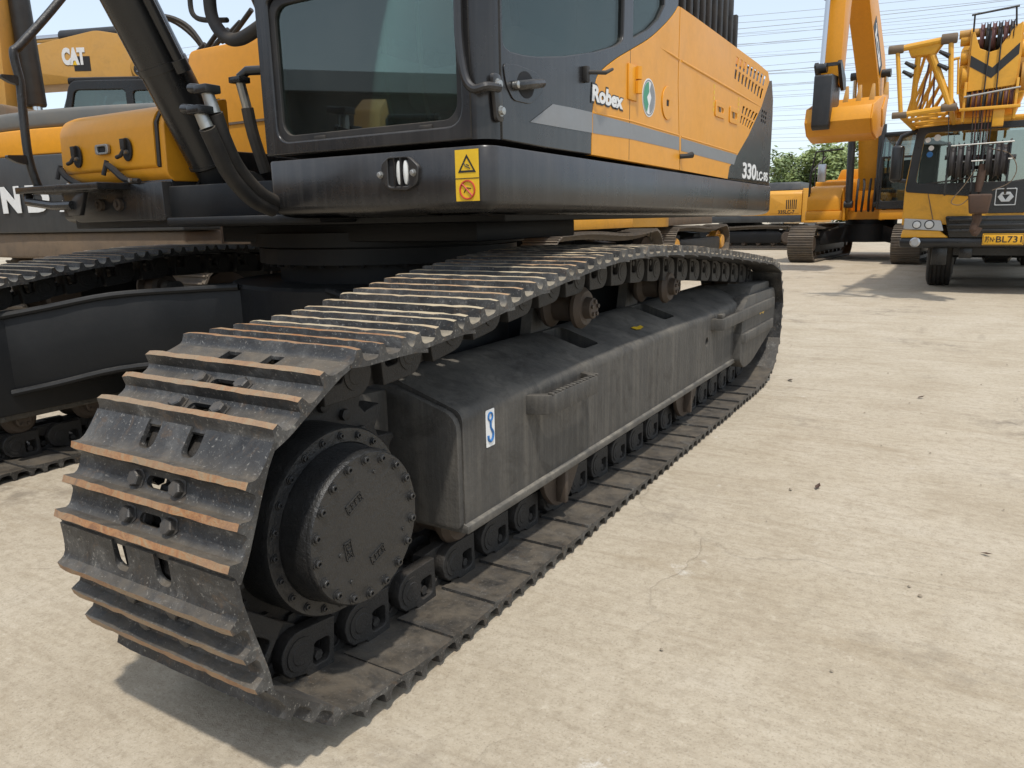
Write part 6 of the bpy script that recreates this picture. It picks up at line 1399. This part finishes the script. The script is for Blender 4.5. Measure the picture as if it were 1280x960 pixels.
# a low hedge line far behind
def crate(px, py0, py1, px1, d, mat, label):
    a, b = at(px, py1, 'y', d), at(px1, py0, 'y', d)
    mb = MB(); mb.box((a.x, d, 0), (b.x, d+1.2, b.z)); mb.box((a.x-.05, d-.06, b.z-.05), (b.x+.05, d+1.26, b.z)); 
    root = thing('engine_part', label, 'machine part', ((a.x+b.x)/2, d+.6, 0), 0, 'machine parts stored behind the side-on excavator')
    mb.obj('casing', mat, root, bevel=.02)
    for k in range(2):
        x = a.x+(b.x-a.x)*(.15+.45*k); mb = MB(); mb.box((x, d-.08, b.z*.45), (x+(b.x-a.x)*.3, d+.01, b.z*.8)); mb.obj('opening', 'inside_dark', root)
    return root
for k, (px, py0, px1, d, mat, lab) in enumerate([(962, 277, 976, 31, 'wall_pale', 'pale block with dark openings behind the track of the numbered excavator'), (980, 278, 992, 31.5, 'wood', 'brown crate behind the numbered excavator tail'), (1003, 276, 1019, 30, 'wall_pale', 'cream machine casing with square openings, largest behind the numbered tail'),
                                                 (1021, 278, 1032, 30, 'wood', 'tan casing beside the cream one behind the yard machines'), (1037, 278, 1050, 29, 'grey_green', 'bluish grey casing close to the raised-boom excavator track')]):
    crate(px, py0, 300, px1, d, mat, lab)

# ------------------------------------------------------------------ overhead wires
def wires():
    rnd = random.Random(2)
    rows = [(-6, 30), (4, 26), (13, 30), (17, 29), (31, 30), (43, 26), (47, 27), (58, 29), (70, 22), (73, 23), (88, 26), (99, 20), (103, 21), (107, 19), (121, 21), (133, 15), (137, 15), (149, 17), (158, 12), (163, 12), (176, 13), (188, 9), (197, 9), (7, 33), (24, 20), (26, 33), (36, 20), (52, 18), (64, 30), (79, 18), (84, 29), (94, 15), (114, 24), (127, 12), (143, 20), (169, 8)]
    for py, rise in rows:
        D = 130+rnd.uniform(-25, 25); D2 = D+rnd.uniform(10, 50)
        a, b = at(900, py+rise+rnd.uniform(-2, 2), 'y', D), at(1300, py-rise*.35, 'y', D2)
        d = b-a; a2 = a-d*1.1; b2 = b+d*1.1; pts = []
        for t in np.linspace(0, 1, 31):
            p = a2.lerp(b2, t); p.z -= rnd.choice([0])+2.2*(4*t*(1-t)-.9); pts.append(p)
        o = MB().tube(pts, .020+.020*rnd.random(), 4).obj('power_line', 'wire_grey'); tag(o, 'thin grey overhead power line crossing the hazy sky', 'power line', 'overhead power lines')
    for k, (x0, y0, x1, y1) in enumerate(((215, 62, 300, 50), (215, 72, 300, 58), (215, 80, 300, 68))):
        a, b = at(x0, y0, 'y', 60), at(x1, y1, 'y', 80); d = b-a
        o = MB().tube([a-d, a, b, b+d], .025, 4).obj('power_line', 'wire_grey'); tag(o, 'thin power line seen between boom cylinder and cab', 'power line', 'power lines beyond the boom cylinder')
wires()

# ------------------------------------------------------------------ what the windscreen mirrors: machines and a workshop across the yard
gen_excavator('excavator', 'yellow excavator standing opposite, mirrored in the big excavator windscreen', (-8.6, -8.2, 0), R(-35), 'ochre_paint', boom=[(-.5,1.9,.25),(-1.3,3.0,.38),(-2.6,3.4,.36),(-5.2,2.2,.22)], L=4.6, gauge=2.5, rad=.46)
gen_excavator('excavator', 'ochre excavator with lowered boom beside the mirrored one across the yard', (-13.0, -6.0, 0), R(205), 'yellow_paint', boom=[(-.5,1.9,.25),(-1.3,3.0,.38),(-2.6,3.4,.36),(-5.2,2.2,.22)], L=4.6, gauge=2.5, rad=.46)
gen_excavator('excavator', 'yellow excavator parked sideways in front of the dark workshop', (-6.5, -13.0, 0), R(60), 'orange_paint', boom=[(-.5,1.9,.25),(-1.3,3.0,.38),(-2.6,3.4,.36),(-5.2,2.2,.22)], L=4.6, gauge=2.5, rad=.46)
def workshop():
    root = thing('workshop', 'long dark workshop with rows of windows and grey roof mirrored in the cab glass', 'building', (-20, -20, 0), R(-45))
    FRAME.append(WM[root.name].copy())
    mb = MB(); mb.box((-22, -5, 0), (22, 5, 5.2)); mb.obj('wall', 'wall_dark', root)
    mb = MB(); mb.prism([(-5.5, 5.2), (5.5, 5.2), (0, 6.8)], 'x', -22.6, 22.6); mb.obj('roof', 'roof_blue', root)
    for k in range(9):
        x = -19+k*4.6
        w_ = MB().box((x, 4.98, 1.6), (x+2.2, 5.04, 3.4)).obj('window', 'wall_pale', root)
        MB().box((x+1.05, 5.04, 1.6), (x+1.15, 5.07, 3.4)).obj('mullion', 'wall_pale', w_)
    FRAME.pop()
workshop()
